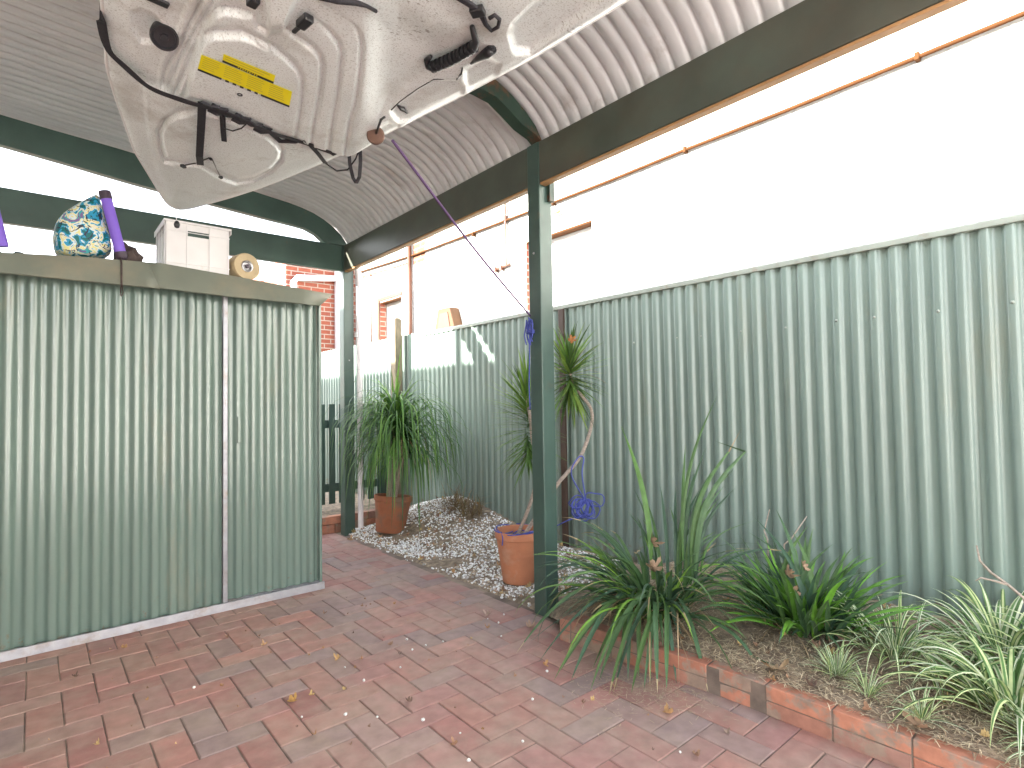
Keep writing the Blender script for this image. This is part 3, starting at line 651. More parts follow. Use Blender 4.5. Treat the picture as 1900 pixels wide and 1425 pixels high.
# fittings
def disk_at(px, py, r, h, m, name, off=0, n=32, tilt=None, par=kay, ring=False):
    p = deck(px, py, off); mb = MB(); m4 = Matrix.Translation(p) @ ((CAM-p).normalized()*.75+Vector((0, 0, -.45))).to_track_quat('Z', 'Y').to_matrix().to_4x4()
    if ring: mb.lathe([(r*.6, .0005), (r*.6, .002), (r, .002), (r, .0005)], n, Matrix.Translation(p) @ Matrix.Rotation(math.pi, 4, 'X')); return mb.build(name, m, par)
    mb.lathe([(r*.9, -.006), (r, h*.5), (r, h*.85), (r*.93, h), (r*.80, h), (r*.74, h*.78), (r*.30, h*.74), (r*.26, h*.9), (0, h*.92)], n, m4)
    return mb.build(name, m, par, smooth='auto')
disk_at(305, 62, .031, .030, M['black'], 'deck_plug')
disk_at(445, 175, .007, .001, M['ink'], 'ring_mark', ring=True)
p = deck(697, 243, .0); mb = MB(); m4 = Matrix.Translation(p+Vector((0, 0, -.015))) @ ((CAM-p).normalized()+Vector((0, .2, .1))).to_track_quat('Z', 'Y').to_matrix().to_4x4()
mb.lathe([(0, -.012), (.024, -.012), (.028, -.006), (.028, .004), (.024, .009), (0, .011)], 32, m4)
tg = mb.build('toggle_disc', M['disc'], kay, smooth='auto')
mb = MB(); mb.tube([p+Vector((0, 0, -.012)), deck(707, 222, .01), deck(714, 217, .0)], .004, 8); mb.build('toggle_cord', M['black'], tg, smooth=True)
# hatch cord and little clips
mb = MB(); mb.tube([deck(340, 307, .006), deck(362, 303, .008), deck(388, 293, .012), deck(394, 296, .012), deck(408, 326, .006)], .0022, 6)
mb.build('bungee_cord', M['black'], kay, smooth=True)
for (a, b, r) in ((340, 309, .3), (408, 329, -.2), (391, 295, .4)):
    p = deck(a, b, .004); mb = MB(); s = .010 if a != 391 else .006
    mb.box((-s, -s*.7, -.004), (s, s*.7, .006), m=Matrix.Translation(p) @ Matrix.Rotation(r+.5, 4, 'Z')); mb.build('cord_clip', M['black'], kay, bevel=.002)
# sticker
def quadgrid(c, nx, ny, off):
    (a, b, cc, d) = c; vs = []
    for j in range(ny+1):
        for i in range(nx+1):
            s, t = i/nx, j/ny
            x = (a[0]*(1-s)+b[0]*s)*(1-t)+(d[0]*(1-s)+cc[0]*s)*t; y_ = (a[1]*(1-s)+b[1]*s)*(1-t)+(d[1]*(1-s)+cc[1]*s)*t
            vs.append(deck(x, y_, off))
    return vs, [(j*(nx+1)+i, (j+1)*(nx+1)+i, (j+1)*(nx+1)+i+1, j*(nx+1)+i+1) for j in range(ny) for i in range(nx)]
def sub(c, s0, t0, s1, t1):
    a, b, cc, d = c
    def q(s, t): return ((a[0]*(1-s)+b[0]*s)*(1-t)+(d[0]*(1-s)+cc[0]*s)*t, (a[1]*(1-s)+b[1]*s)*(1-t)+(d[1]*(1-s)+cc[1]*s)*t)
    return [q(s0, t0), q(s1, t0), q(s1, t1), q(s0, t1)]
SA = [(374, 101), (542, 170), (537, 197), (367, 128)]; SB = [(415, 100), (511, 140), (508, 152), (413, 111.5)]
st = MB(); st.add(*quadgrid(SA, 16, 3, .0018)); st.add(*quadgrid(SB, 12, 2, .0022)); stk = st.build('sticker', M['yellow'], kay)
mb = MB(); mb.add(*quadgrid(sub(SB, 0, .99, 1, 1.30), 12, 1, .0026))
for (s0, s1) in ((0, .26), (.30, .34), (.38, .42), (.46, .50), (.54, .58), (.62, .655), (.69, 1)): mb.add(*quadgrid(sub(SA, s0, .97, s1, 1.09), max(1, int((s1-s0)*14)), 1, .0026))
mb.build('black_bars', M['ink'], stk)
mb = MB()
for i in range(9):
    s = .30+i*.045; mb.add(*quadgrid(sub(SB, s, 1.04, s+.024, 1.24 if i % 3 else 1.15), 1, 1, .0031)); 
    if i % 2: mb.add(*quadgrid(sub(SB, s, 1.04, s+.010, 1.26), 1, 1, .0033))
mb.build('bar_lettering', M['yellow'], stk)
mb = MB()
for blk in ((.03, .22), (.27, .47), (.52, .72), (.76, .95)):
    for r in range(6):
        mb.add(*quadgrid(sub(SA, blk[0], .12+r*.13, blk[1]-rnd.uniform(0, .06), .155+r*.13), 3, 1, .0026))
mb.add(*quadgrid(sub(SB, .04, .25, .9, .36), 6, 1, .0026)); mb.add(*quadgrid(sub(SB, .04, .6, .8, .7), 6, 1, .0026))
mb.build('fine_print', M['inky'], stk)
# carry handle on the right side
hp = [(876, 50), (879, 62), (883, 76), (879, 86), (866, 96), (845, 108), (822, 119), (804, 124), (795, 122), (792, 112), (800, 104)]
pts = [deck(a, b, .022 if 1 < i < 8 else .008) for i, (a, b) in enumerate(hp)]
mb = MB(); mb.tube(pts, [.006, .0075, .0085, .012, .013, .013, .013, .013, .011, .008, .004], 12); hd = mb.build('carry_handle', M['black'], kay, smooth=True)
mb = MB()
for k in range(11):
    t = k/10; a = hp[3][0]*(1-t)+hp[7][0]*t; b = hp[3][1]*(1-t)+hp[7][1]*t+7*math.sin(math.pi*t)*.25
    p = deck(a, b, .022); d = (deck(804, 124, .02)-deck(880, 86, .02)).normalized()
    mb.tube([p-d*.003, p+d*.003], .0148, 12)
mb.build('grip_ribs', M['black'], hd, smooth='auto')
mb = MB(); mb.tube([deck(905, 90, .008), deck(912, 92, .012), deck(903, 99, .014), deck(888, 108, .010), deck(874, 118, .003)], [.007, .013, .013, .008, .003], 14); mb.build('toggle', M['black'], kay, smooth=True)
mb = MB(); mb.tube([deck(858, 126, .004), deck(856, 137, .005), deck(848, 146, .003)], [.002, .0025, .005], 8); mb.build('toggle_cord', M['black'], kay, smooth=True)
# seat strap buckle at the top
for off_, rr in ((0, .0045), (7, .0045)):
    mb = MB(); mb.tube([deck(835+off_, -12, .008), deck(868+off_, 8, .012), deck(888+off_, 22, .014), deck(900+off_*.3, 45, .012), deck(912, 57, .010), deck(924, 50, .012), deck(927, 36, .012), deck(918, 28, .012), deck(908, 34, .012)], rr, 8); mb.build('seat_strap', M['web'], kay, smooth=True)
mb = MB(); mb.box((-.013, -.016, -.006), (.013, .016, .008), m=Matrix.Translation(deck(886, 22, .014)) @ Matrix.Rotation(.6, 4, 'Z')); mb.build('buckle', M['black'], kay, bevel=.003)
mb = MB(); mb.tube([deck(590, -4, .01), deck(625, 2, .014), deck(660, 5, .014), deck(680, 11, .010), deck(698, 21, .006)], [.004, .006, .006, .004, .004], 8); mb.build('seat_strap', M['web'], kay, smooth=True)
mb = MB(); m4 = Matrix.Translation(deck(565, 42, .015)) @ Matrix.Rotation(.15, 4, 'Z'); mb.box((-.011, -.022, -.007), (.011, .020, .010), m=m4); mb.box((-.005, .018, -.003), (.005, .05, .004), m=m4); mb.build('buckle', M['black'], kay, bevel=.003)
mb = MB(); m4 = Matrix.Translation(deck(470, 4, .012)) @ Matrix.Rotation(.1, 4, 'Z'); mb.box((-.011, -.014, -.007), (.010, .014, .010), m=m4); mb.build('buckle', M['black'], kay, bevel=.003)
mb = MB(); m4 = Matrix.Translation(deck(293, 3, .008)) @ Matrix.Rotation(.1, 4, 'Z'); mb.box((-.022, -.010, -.003), (.022, .010, .004), m=m4); mb.build('pad_eye', M['black'], kay, bevel=.003)
mb = MB(); mb.tube([deck(738, 196, .004), deck(750, 200, .008), deck(756, 210, .004), deck(744, 204, .004), deck(738, 196, .004)], .003, 6); mb.build('pad_eye', M['black'], kay, smooth=True)
# dark groove line along side pocket, drawn as a thin tube
mb = MB(); mb.tube([deck(a, b, .002) for a, b in [(726, 204), (742, 188), (774, 165), (805, 147), (846, 146)]], .0018, 6); mb.build('pocket_groove_line', M['black'], kay, smooth=True)
# bow ring with hanging weight
p = Vector((.508, 3.066, ZK-.012)); mb = MB(); mb.tube([p, p+Vector((0, 0, -.05))], .002, 6); hk = mb.build('bow_cord', M['pipe'], kay, smooth=True)
mb = MB(); mb.lathe([(0, -.018), (.010, -.014), (.0135, 0), (.010, .012), (.004, .018), (0, .019)], 20, Matrix.Translation(p+Vector((.002, 0, -.065)))); mb.build('bow_bead', M['black'], hk, smooth=True)

# straps under the kayak that hang it from the roof
def roofz(x): return float(np.interp(x, [a for a, _ in rp], [b for _, b in rp]))
sp = [(186, 20), (193, 62), (203, 90), (222, 108), (250, 134), (276, 156), (310, 170), (345, 182), (372, 190), (400, 196), (432, 208), (470, 226), (500, 240), (540, 252), (572, 262), (600, 273), (622, 281)]
sp = smoothpath(sp, 3); pts = [deck(a, b, .009) for a, b in sp]
for _k in range(2): pts = [pts[0]]+[(pts[i-1]+pts[i]*2+pts[i+1])/4 for i in range(1, len(pts)-1)]+[pts[-1]]
pts = [p+Vector((0, 0, -.010)) for p in pts]
L0 = Vector((lx[np.searchsorted(ys, 1.75)]-.012, 1.75, ZK+.03)); L1 = Vector((.12, 1.72, 2.5)); L2 = Vector((.2, 1.72, 3.12))
Rr = un(640, 287, 'Z', ZK); R0_ = Vector((Rr.x+.015, Rr.y, ZK+.03))
path = [L2, L1, L0]+pts+[R0_, R0_+Vector((-.03, 0, .35)), R0_+Vector((-.1, 0, .88))]
_w = .020; side = [Vector((0, 1, 0))]*2+[Vector((0, 1, -.1))]+[Vector((0, 1, 0))]*len(pts)+[Vector((0, 1, 0))]*3
mb = MB(); mb.ribbon(path, side, .020, .002)
hs_ = thing('hanging_strap', (.5, 2.2, ZK), 'charcoal webbing strap passed under the kayak and knotted near its yellow sticker', 'strap')
mb.build('webbing', M['web'], hs_)
# twisted wraps
mb = MB(); tw = [(388, 195), (405, 203), (425, 211), (448, 220), (470, 229), (488, 238)]
for k, (a, b) in enumerate(tw):
    p = deck(a, b, .012); d = (deck(488, 238, .01)-deck(388, 195, .01)).normalized(); s = Vector((-d.y, d.x, 0))
    mb.ribbon([p-d*.022+s*.004, p+Vector((0, 0, -.006)), p+d*.022-s*.004], s+d*.5*(-1)**k+Vector((0, 0, .25*(-1)**k)), .034, .006)
mb.build('twists', M['web'], hs_)
mb = MB(); mb.ribbon([deck(375, 190, .012), deck(374, 220, .02), deck(372, 255, .03), deck(370, 290, .035), deck(372, 306, .035)], RT, .022, .002); mb.build('strap_tail', M['web'], hs_)
mb = MB(); mb.ribbon([deck(413, 215, .012), deck(414, 240, .012), deck(416, 262, .010)], RT, .016, .003); mb.tube([deck(410, 216, .014), deck(415, 238, .016), deck(432, 243, .016), deck(448, 238, .014), deck(458, 229, .012)], .0022, 6); mb.build('strap_loop', M['web'], hs_)
mb = MB(); q = [deck(495, 240, .012), deck(520, 262, .018), deck(548, 262, .014), deck(566, 258, .012), deck(590, 285, .03), deck(604, 303, .04)]
mb.ribbon(q, [RT, RT+UP*.6, UP, RT+UP, RT, RT], .016, .002); mb.build('strap_tail', M['web'], hs_)
a = un(647, 276, 'X', Rr.x+.01)
mb = MB(); mb.ribbon([a, un(649, 305, 'X', a.x), un(655, 330, 'X', a.x+.004), un(661, 340, 'X', a.x+.006), un(667, 328, 'X', a.x+.004), un(669, 300, 'X', a.x), un(668, 274, 'X', a.x)], RT, .013, .002)
mb.tube([un(604, 303, 'X', a.x-.03), un(625, 317, 'X', a.x-.01), un(645, 315, 'X', a.x), un(660, 295, 'X', a.x), un(668, 274, 'X', a.x)], .003, 6)
mb.build('strap_loop', M['web'], hs_)

# ================================================================ ropes
def smooth3(P, n=8): return [Vector(p) for p in smoothpath([tuple(q) for q in P], n)]
A = un(728, 258, 'Z', ZK-.0); B = Vector((2.19, 2.43, 1.70)); A = Vector((A.x, A.y, A.z-.005))
mid = (A+B)/2+Vector((0, 0, -.02)); M['cord'] = M['cord']
cordt = thing('mooring_line', B, 'thin purple cord running from the kayak down to a blue hank on the near post', 'rope')
mb = MB(); mb.tube(smooth3([A, mid, B], 12), .0056, 6); mb.build('line', M['cord'], cordt, smooth=True)
mb = MB()
for k in range(11):
    x = 2.186-rnd.uniform(0, .016); y_ = 2.405+rnd.uniform(-.006, .040); z1 = 1.68+rnd.uniform(-.02, .01); z0 = 1.54+rnd.uniform(-.02, .03)
    mb.tube(smooth3([(x, y_, z1), (x-.006, y_+rnd.uniform(-.02, .02), (z0+z1)/2+.03), (x, y_+rnd.uniform(-.02, .02), (z0+z1)/2-.02), (x, y_+rnd.uniform(-.01, .01), z0)], 5), .0042, 6)
for z in (1.60, 1.607, 1.613): mb.tube([(2.183+.016*math.cos(t), 2.425+.028*math.sin(t), z) for t in np.linspace(0, 2*math.pi, 14)], .004, 6)
mb.build('hank', M['rope'], cordt, smooth=True)
mb = MB(); mb.tube(smooth3([(2.188, 2.44, 1.54), (2.191, 2.446, 1.42), (2.19, 2.45, 1.3), (2.192, 2.448, 1.16)], 6), .0038, 6); mb.build('tail', M['rope'], cordt, smooth=True)

# ================================================================ pots
def pot(x, y, z, r0, r1, h, m, label, tilt=0):
    t = thing('flower_pot', (x, y, z), label, 'pot'); m4 = Matrix.Translation((x, y, z)) @ Matrix.Rotation(tilt, 4, 'Y')
    mb = MB(); rh = h*.16
    mb.lathe([(0, 0), (r0*.97, 0), (r0, .006), (r1*.93, h-rh-.004), (r1*.935, h-rh), (r1, h-rh+.006), (r1*1.01, h-.008), (r1*.99, h), (r1*.91, h), (r1*.90, h-.006), (r1*.86, h*.55)], 56, m4); mb.build('pot_body', m, t, smooth='auto', angle=35)
    mb = MB(); vs = [m4 @ Vector((0, 0, h-.045))]; n = 40; fs = []
    for k in range(1, 5):
        for j in range(n):
            a = 2*math.pi*j/n; r = r1*.905*k/4; vs.append(m4 @ Vector((r*math.cos(a), r*math.sin(a), h-.045+.012*noise.noise((r*30*math.cos(a), r*30*math.sin(a), x)))))
    fs += [(0, 1+j, 1+(j+1) % n) for j in range(n)]
    for k in range(3): fs += [(1+k*n+j, 1+(k+1)*n+j, 1+(k+1)*n+(j+1) % n, 1+k*n+(j+1) % n) for j in range(n)]
    mb.add(vs, fs); mb.build('potting_soil', M['soil'], t, smooth=True); return t
P2c = Vector((2.475, 2.90, .02)); P1c = Vector((2.52, 4.78, .03))
pot(P2c.x, P2c.y, P2c.z, .110, .157, .335, M['terracotta'], 'pale terracotta pot behind the near green post with blue rope round its rim')
pot(P1c.x, P1c.y, P1c.z, .13, .175, .33, M['terracotta2'], 'darker terracotta pot under the drooping plant by the far post', tilt=.12)

# ================================================================ plants
G_D = [(.06, .12, .055), (.075, .145, .06), (.055, .11, .065), (.09, .17, .055)]
G_L = [(.15, .30, .04), (.19, .34, .05), (.12, .24, .04)]
G_B = [(.30, .22, .12), (.38, .28, .17), (.24, .17, .10)]
def blade(mb, base, az, el, length, width, droop, seg=9, col=(.05, .1, .03), fold=.25, floor=None, twist=0, kink=None, tip=.9, stripe=None, col_tip=None):
    p = Vector(base); ds = length/seg; e = el; a = az; vs = []; cols = []
    for i in range(seg+1):
        t = i/seg
        d = Vector((math.cos(a)*math.cos(e), math.sin(a)*math.cos(e), math.sin(e)))
        s = Vector((-math.sin(a), math.cos(a), 0)); nrm = d.cross(s)
        if twist: q = twist*t; s, nrm = s*math.cos(q)+nrm*math.sin(q), nrm*math.cos(q)-s*math.sin(q)
        wd = width*(min(1, .55+t*2.2))*(1 if t < tip-.45 else max(0.03, 1-((t-(tip-.45))/(1.0-(tip-.45)))**1.6))
        if stripe:
            k = .45; vs += [p-s*wd/2-nrm*wd*fold*.5, p-s*wd/2*k-nrm*wd*fold*.1, p+s*wd/2*k-nrm*wd*fold*.1, p+s*wd/2-nrm*wd*fold*.5]
        else: vs += [p-s*wd/2-nrm*wd*fold*.5, p, p+s*wd/2-nrm*wd*fold*.5]
        p = p+d*ds
        e -= droop*ds*(.4+1.4*t)
        if kink and abs(t-kink[0]) < .5/seg: e += kink[1]; a += kink[2]
        e = max(e, -1.45)
        if floor is not None:
            fz = floor(p.x, p.y)+.004
            if p.z < fz: p.z = fz; e = max(e, -.02)
    m = 4 if stripe else 3
    for i in range(seg):
        for j in range(m-1):
            c = col
            if stripe: c = stripe if j == 1 else col
            if col_tip and i >= seg-2: c = col_tip
            mb.add([vs[i*m+j], vs[i*m+j+1], vs[(i+1)*m+j+1], vs[(i+1)*m+j]], [(0, 1, 2, 3)], c)
def gz(x, y):
    if x < 2.06 or (x < 2.13 and y < 1.4) or (x < 2.2 and y > 2.1): return 0
    if x < 2.15: return .12
    return bed_z(min(x, 3.25), y)
def vary(c, s=.15):
    k = rnd.uniform(1-s, 1+s*1.3); return tuple(x*k for x in c)
def leafbuild(mb, name, par): return mb.build(name, M['leaf'], par, smooth=True)

# 1. big strappy clump
fl = thing('strappy_clump', (2.38, 1.78, .14), 'largest strappy green clump spilling over the brick edging beside the near post', 'plant')
mb = MB(); dead = MB()
c0 = Vector((2.36, 1.74, .14))
for i in range(190):
    az = rnd.uniform(0, 2*math.pi); r = rnd.uniform(0, .12); b = c0+Vector((math.cos(az)*r*.9, math.sin(az)*r*1.3, 0)); az += rnd.gauss(0, .35)
    if math.cos(az) > .5 and rnd.random() < .6: continue
    blade(mb, b, az, rnd.uniform(.45, 1.3), rnd.uniform(.40, .72), rnd.uniform(.015, .023), rnd.uniform(1.6, 3.6), 12, vary(rnd.choice(G_D if rnd.random() < .8 else G_L), .3), floor=gz, twist=rnd.uniform(-1, 1), col_tip=rnd.choice([None, None, None, (.40, .31, .17)]))
def arc(mb, b, tip, h, wd, col, n=14, tipcol=None):
    """a strap leaf that rises from b, bends over and ends at tip"""
    b = Vector(b); tip = Vector(tip); c1 = b+(tip-b)*.28+Vector((0, 0, h)); c2 = b+(tip-b)*.72+Vector((0, 0, h*.55)); P = []
    for i in range(n+1):
        t = i/n; P.append(b*(1-t)**3+c1*3*t*(1-t)**2+c2*3*t*t*(1-t)+tip*t**3)
    side = (tip-b).cross(Vector((0, 0, 1))).normalized(); vs = []
    for i, p in enumerate(P):
        t = i/n; w_ = wd*min(1, .6+t*2)*(1 if t < .6 else max(.06, 1-((t-.6)/.4)**2.4)); q = .5*math.sin(t*3+wd*900)
        sd = side*math.cos(q)+Vector((0, 0, 1))*math.sin(q)*.6
        vs += [p-sd*w_/2, p+Vector((0, 0, -w_*.12)), p+sd*w_/2]
    for i in range(n):
        for j in range(2): mb.add([vs[i*3+j], vs[i*3+j+1], vs[(i+1)*3+j+1], vs[(i+1)*3+j]], [(0, 1, 2, 3)], tipcol if tipcol and i >= n-1 else col)
for q in [(958, 1212), (985, 1190), (1000, 1228), (1028, 1262), (1040, 1245), (1075, 1225), (1060, 1262), (1095, 1283), (1112, 1262), (1130, 1290), (1138, 1284), (1165, 1262), (1172, 1285), (1150, 1240), (1220, 1285), (1207, 1262), (1237, 1277), (1255, 1268), (1314, 1284), (1185, 1255), (1080, 1200), (1015, 1180),
          (985, 1130), (1010, 1150), (1045, 1180), (1195, 1278), (1120, 1215), (1275, 1240), (1100, 1240), (1050, 1210)]:
    b = c0+Vector((rnd.uniform(-.12, .02), rnd.uniform(-.12, .08), .03)); t = un(*q, 'Z', .008)
    arc(mb, b, t, rnd.uniform(.20, .34), rnd.uniform(.020, .029), vary(rnd.choice(G_D), .3), tipcol=rnd.choice([None, None, (.42, .34, .2)]))
for q, z in [((1395, 1080), .3), ((1345, 1130), .2), ((1380, 1165), .17), ((990, 1000), .45), ((1060, 1010), .5), ((1020, 1060), .35), ((1420, 1010), .45), ((1370, 1050), .35)]:
    b = c0+Vector((rnd.uniform(-.05, .05), rnd.uniform(-.08, .08), .03)); arc(mb, b, un(*q, 'X', 2.35), rnd.uniform(.12, .22), rnd.uniform(.010, .015), vary(rnd.choice(G_D), .3))
# uprights (towards pixel targets)
def toward(base, q, X, wd, n=12, col=None, bow=.04, blunt=False):
    """an upright leaf from base whose tip stands where the sight line meets the plane x = X"""
    tip = un(*q, 'X', X); b = Vector(base); d = tip-b; vs = []
    s = Vector((d.y, -d.x, 0)); s = RT.copy() if s.length < .02 else s.normalized(); s = (RT*.8+s*.2).normalized()
    for i in range(n+1):
        t = i/n; p = b+d*t+Vector((0, 0, bow*math.sin(math.pi*t)))-Vector((d.x, d.y, 0))*.25*math.sin(math.pi*t)
        w_ = wd*min(1, .6+t*2)*(1 if t < .4 else max(.04, 1-((t-.4)/.6)**1.8))*(1 if not blunt else 1)+(wd*.55*t if blunt else 0); vs += [p-s*w_/2, p+Vector((-.002, -.001, 0)), p+s*w_/2]
    for i in range(n):
        for j in range(2): mb.add([vs[i*3+j], vs[i*3+j+1], vs[(i+1)*3+j+1], vs[(i+1)*3+j]], [(0, 1, 2, 3)], col or vary(rnd.choice(G_D)))
for (q, X, wd, bb) in [((1152, 790), 2.55, .022, (1212, 1075)), ((1330, 735), 2.75, .014, (1262, 1060)), ((1272, 825), 2.72, .013, (1268, 1040)), ((1383, 838), 2.7, .017, (1290, 1060)), ((1352, 838), 2.72, .014, (1282, 1050)),
                       ((1323, 870), 2.7, .014, (1278, 1050)), ((1243, 940), 2.7, .012, (1262, 1060)), ((1290, 870), 2.7, .012, (1270, 1060)), ((1405, 965), 2.75, .009, (1300, 1060)), ((1200, 930), 2.6, .012, (1225, 1080)), ((1300, 905), 2.65, .016, (1262, 1075)), ((1315, 940), 2.65, .016, (1275, 1080)), ((1175, 905), 2.6, .012, (1220, 1085)), ((1345, 900), 2.7, .015, (1285, 1070)), ((1253, 900), 2.65, .014, (1255, 1075)), ((1362, 870), 2.68, .016, (1272, 1080)), ((1335, 925), 2.62, .018, (1280, 1085)), ((1365, 905), 2.62, .016, (1290, 1085)), ((1300, 960), 2.6, .016, (1255, 1085)), ((1285, 900), 2.7, .014, (1258, 1075)), ((1190, 960), 2.55, .016, (1230, 1090)), ((1165, 950), 2.55, .015, (1222, 1090)), ((1225, 900), 2.6, .013, (1240, 1085)), ((1310, 830), 2.72, .013, (1270, 1060)), ((1330, 985), 2.6, .018, (1270, 1090))]:
    b = un(*bb, 'X', 2.45); b.z = max(b.z, .15)
    toward(b, q, X, wd*1.35, col=vary((.11, .23, .05) if q == (1152, 790) else rnd.choice(G_D+[(.07, .15, .04)])), blunt=q in ((1383, 838), (1352, 838)))
# the snapped leaf end
k1 = un(1383, 838, 'X', 2.7); k2 = un(1326, 818, 'X', 2.72)
mb.add([k1+Vector((0, 0, .005)), k1-Vector((0, 0, .006)), k2], [(0, 1, 2)], G_D[0])
k1 = un(1352, 838, 'X', 2.72); k2 = un(1376, 795, 'X', 2.74); mb.add([k1+RT*.004, k1-RT*.004, k2], [(0, 1, 2)], G_B[1])
leafbuild(mb, 'leaves', fl)
for i in range(60):
    az = rnd.uniform(0, 2*math.pi); b = c0+Vector((rnd.uniform(-.12, .12), rnd.uniform(-.16, .16), 0))
    blade(dead, b, az, rnd.uniform(.2, .9), rnd.uniform(.3, .6), rnd.uniform(.005, .009), rnd.uniform(3, 6), 9, vary(rnd.choice(G_B)), floor=gz)
leafbuild(dead, 'dead_leaves', fl)

# 2. second clump
cl = thing('strappy_clump', (2.62, 1.22, .15), 'bright green spiky clump with dead leaves caught in it at the middle of the bed', 'plant')
mb = MB(); dead = MB()
c0 = Vector((2.68, 1.17, .16))
for i in range(270):
    az = rnd.uniform(0, 2*math.pi); r = rnd.uniform(0, .13); b = c0+Vector((math.cos(az)*r, math.sin(az)*r*1.4, 0)); az += rnd.gauss(0, .3)
    if b.x > 2.9: continue
    el = rnd.uniform(.35, 1.35); L = rnd.uniform(.22, .46)
    blade(mb, b, az, el, L, rnd.uniform(.018, .029), rnd.uniform(.9, 3.0), 9, vary(rnd.choice(G_D+[(.10, .24, .035), (.14, .32, .04), (.12, .28, .04)]), .3), floor=gz, twist=rnd.uniform(-.8, .8))
for q in [(1440, 945), (1400, 960), (1470, 985), (1545, 1010), (1560, 1030), (1385, 985), (1500, 975), (1415, 1000)]:
    b = Vector((c0.x+rnd.uniform(-.06, .06), c0.y+rnd.uniform(-.1, .1), .16)); toward(b, q, 2.75, .024, col=vary(rnd.choice([(.09, .20, .045)]+G_D)))
for q in [(1665, 1062), (1650, 1110), (1640, 1125)]:
    b = Vector((c0.x, c0.y-.1, .18)); toward(b, q, 2.95, .020, col=vary(G_D[0]), bow=.09)
leafbuild(mb, 'leaves', cl)
for i in range(25):
    az = rnd.uniform(0, 2*math.pi); b = c0+Vector((rnd.uniform(-.12, .12), rnd.uniform(-.16, .16), 0))
    blade(dead, b, az, rnd.uniform(.2, 1.2), rnd.uniform(.15, .4), rnd.uniform(.004, .007), rnd.uniform(3, 7), 8, vary(rnd.choice(G_B)), floor=gz)
leafbuild(dead, 'dead_leaves', cl)

# 3. variegated plants
VG = [(.10, .20, .06), (.13, .24, .08)]; VW = [(.62, .66, .42), (.70, .74, .55), (.55, .62, .30)]
def spider(c, n, L0_, L1_, w0, w1, label, inv=.5, dr=(2.5, 6), sp=.08, azr=(0, 2*math.pi)):
    t = thing('variegated_plant', c, label, 'plant'); mb = MB()
    for i in range(n):
        az = rnd.uniform(*azr); r = rnd.uniform(0, sp); b = Vector(c)+Vector((math.cos(az)*r, math.sin(az)*r, 0)); az += rnd.gauss(0, .3)
        g = vary(rnd.choice(VG)); wh = vary(rnd.choice(VW), .1)
        a_, b_ = (g, wh) if rnd.random() < inv else (wh, g)
        blade(mb, b, az, rnd.uniform(.35, 1.35), rnd.uniform(L0_, L1_), rnd.uniform(w0, w1), rnd.uniform(*dr), 10, a_, floor=gz, stripe=b_, fold=.35)
    leafbuild(mb, 'leaves', t); return t
spider((2.95, .50, .17), 90, .26, .42, .016, .026, 'large green and white striped plant against the fence at the right', dr=(3, 6.5), sp=.16)
spider((2.50, .42, .15), 95, .24, .40, .014, .026, 'broad striped plant with arching leaves hanging toward the brick edging at the right', dr=(4, 7.5), sp=.10)
spider((2.68, .80, .15), 90, .22, .40, .007, .013, 'low striped plant sprawling just right of the spiky green clump', dr=(5, 9), sp=.10, inv=.3)
spider((2.84, .28, .17), 70, .24, .40, .014, .024, 'striped plant at the right edge of the picture behind the frilly tuft', dr=(3, 7), sp=.1)
spider((2.36, .90, .14), 90, .07, .15, .004, .008, 'small pale tuft on the mulch near the large fallen leaf', dr=(4, 9), sp=.03, inv=.3)
spider((2.28, .77, .14), 30, .07, .14, .005, .007, 'tiny sparse tuft close to the brick edging', dr=(6, 10), sp=.02, inv=.3)
spider((2.34, .26, .14), 170, .09, .20, .006, .010, 'dense frilly striped tuft at the bottom right corner of the bed', dr=(4, 9), sp=.09, inv=.2)
spider((2.24, .60, .14), 30, .07, .15, .004, .008, 'pale wispy tuft leaning over the brick edging top', dr=(5, 9), sp=.02, inv=.2)
spider((2.25, .14, .14), 70, .10, .2, .006, .010, 'low striped tuft at the very end of the visible edging', dr=(4, 9), sp=.05)
# bare twig
tw = MB(); pp = [un(1900, 1110, 'X', 3.0), un(1870, 1085, 'X', 3.02), un(1838, 1062, 'X', 3.03), un(1818, 1040, 'X', 3.05), un(1812, 1012, 'X', 3.05)]
tw.tube([Vector((2.98, .38, .15))]+pp, [.007, .006, .0055, .005, .0045, .003], 8); tw.tube([pp[1], un(1845, 1078, 'X', 3.0), un(1820, 1072, 'X', 2.99), un(1810, 1078, 'X', 2.98)], [.005, .004, .0035, .002], 8)
tag(tw.build('bare_twig', M['bark'], smooth=True), 'bare grey forked twig sticking up above the striped plant', 'twig')
for (a, b, c_, lb) in [((1418, 985), (1428, 945), (1424, 1000), 'thin dry stalk behind the spiky green clump, left one'), ((1468, 1000), (1497, 958), (1455, 1010), 'thin dry stalk leaning right behind the spiky green clump')]:
    tw = MB(); tw.tube([un(*c_, 'X', 2.9)+Vector((0, 0, -.25)), un(*c_, 'X', 2.9), un(*a, 'X', 2.92), un(*b, 'X', 2.95)], [.004, .004, .004, .002], 6); tag(tw.build('dry_stalk', M['bark'], smooth=True), lb, 'stalk')

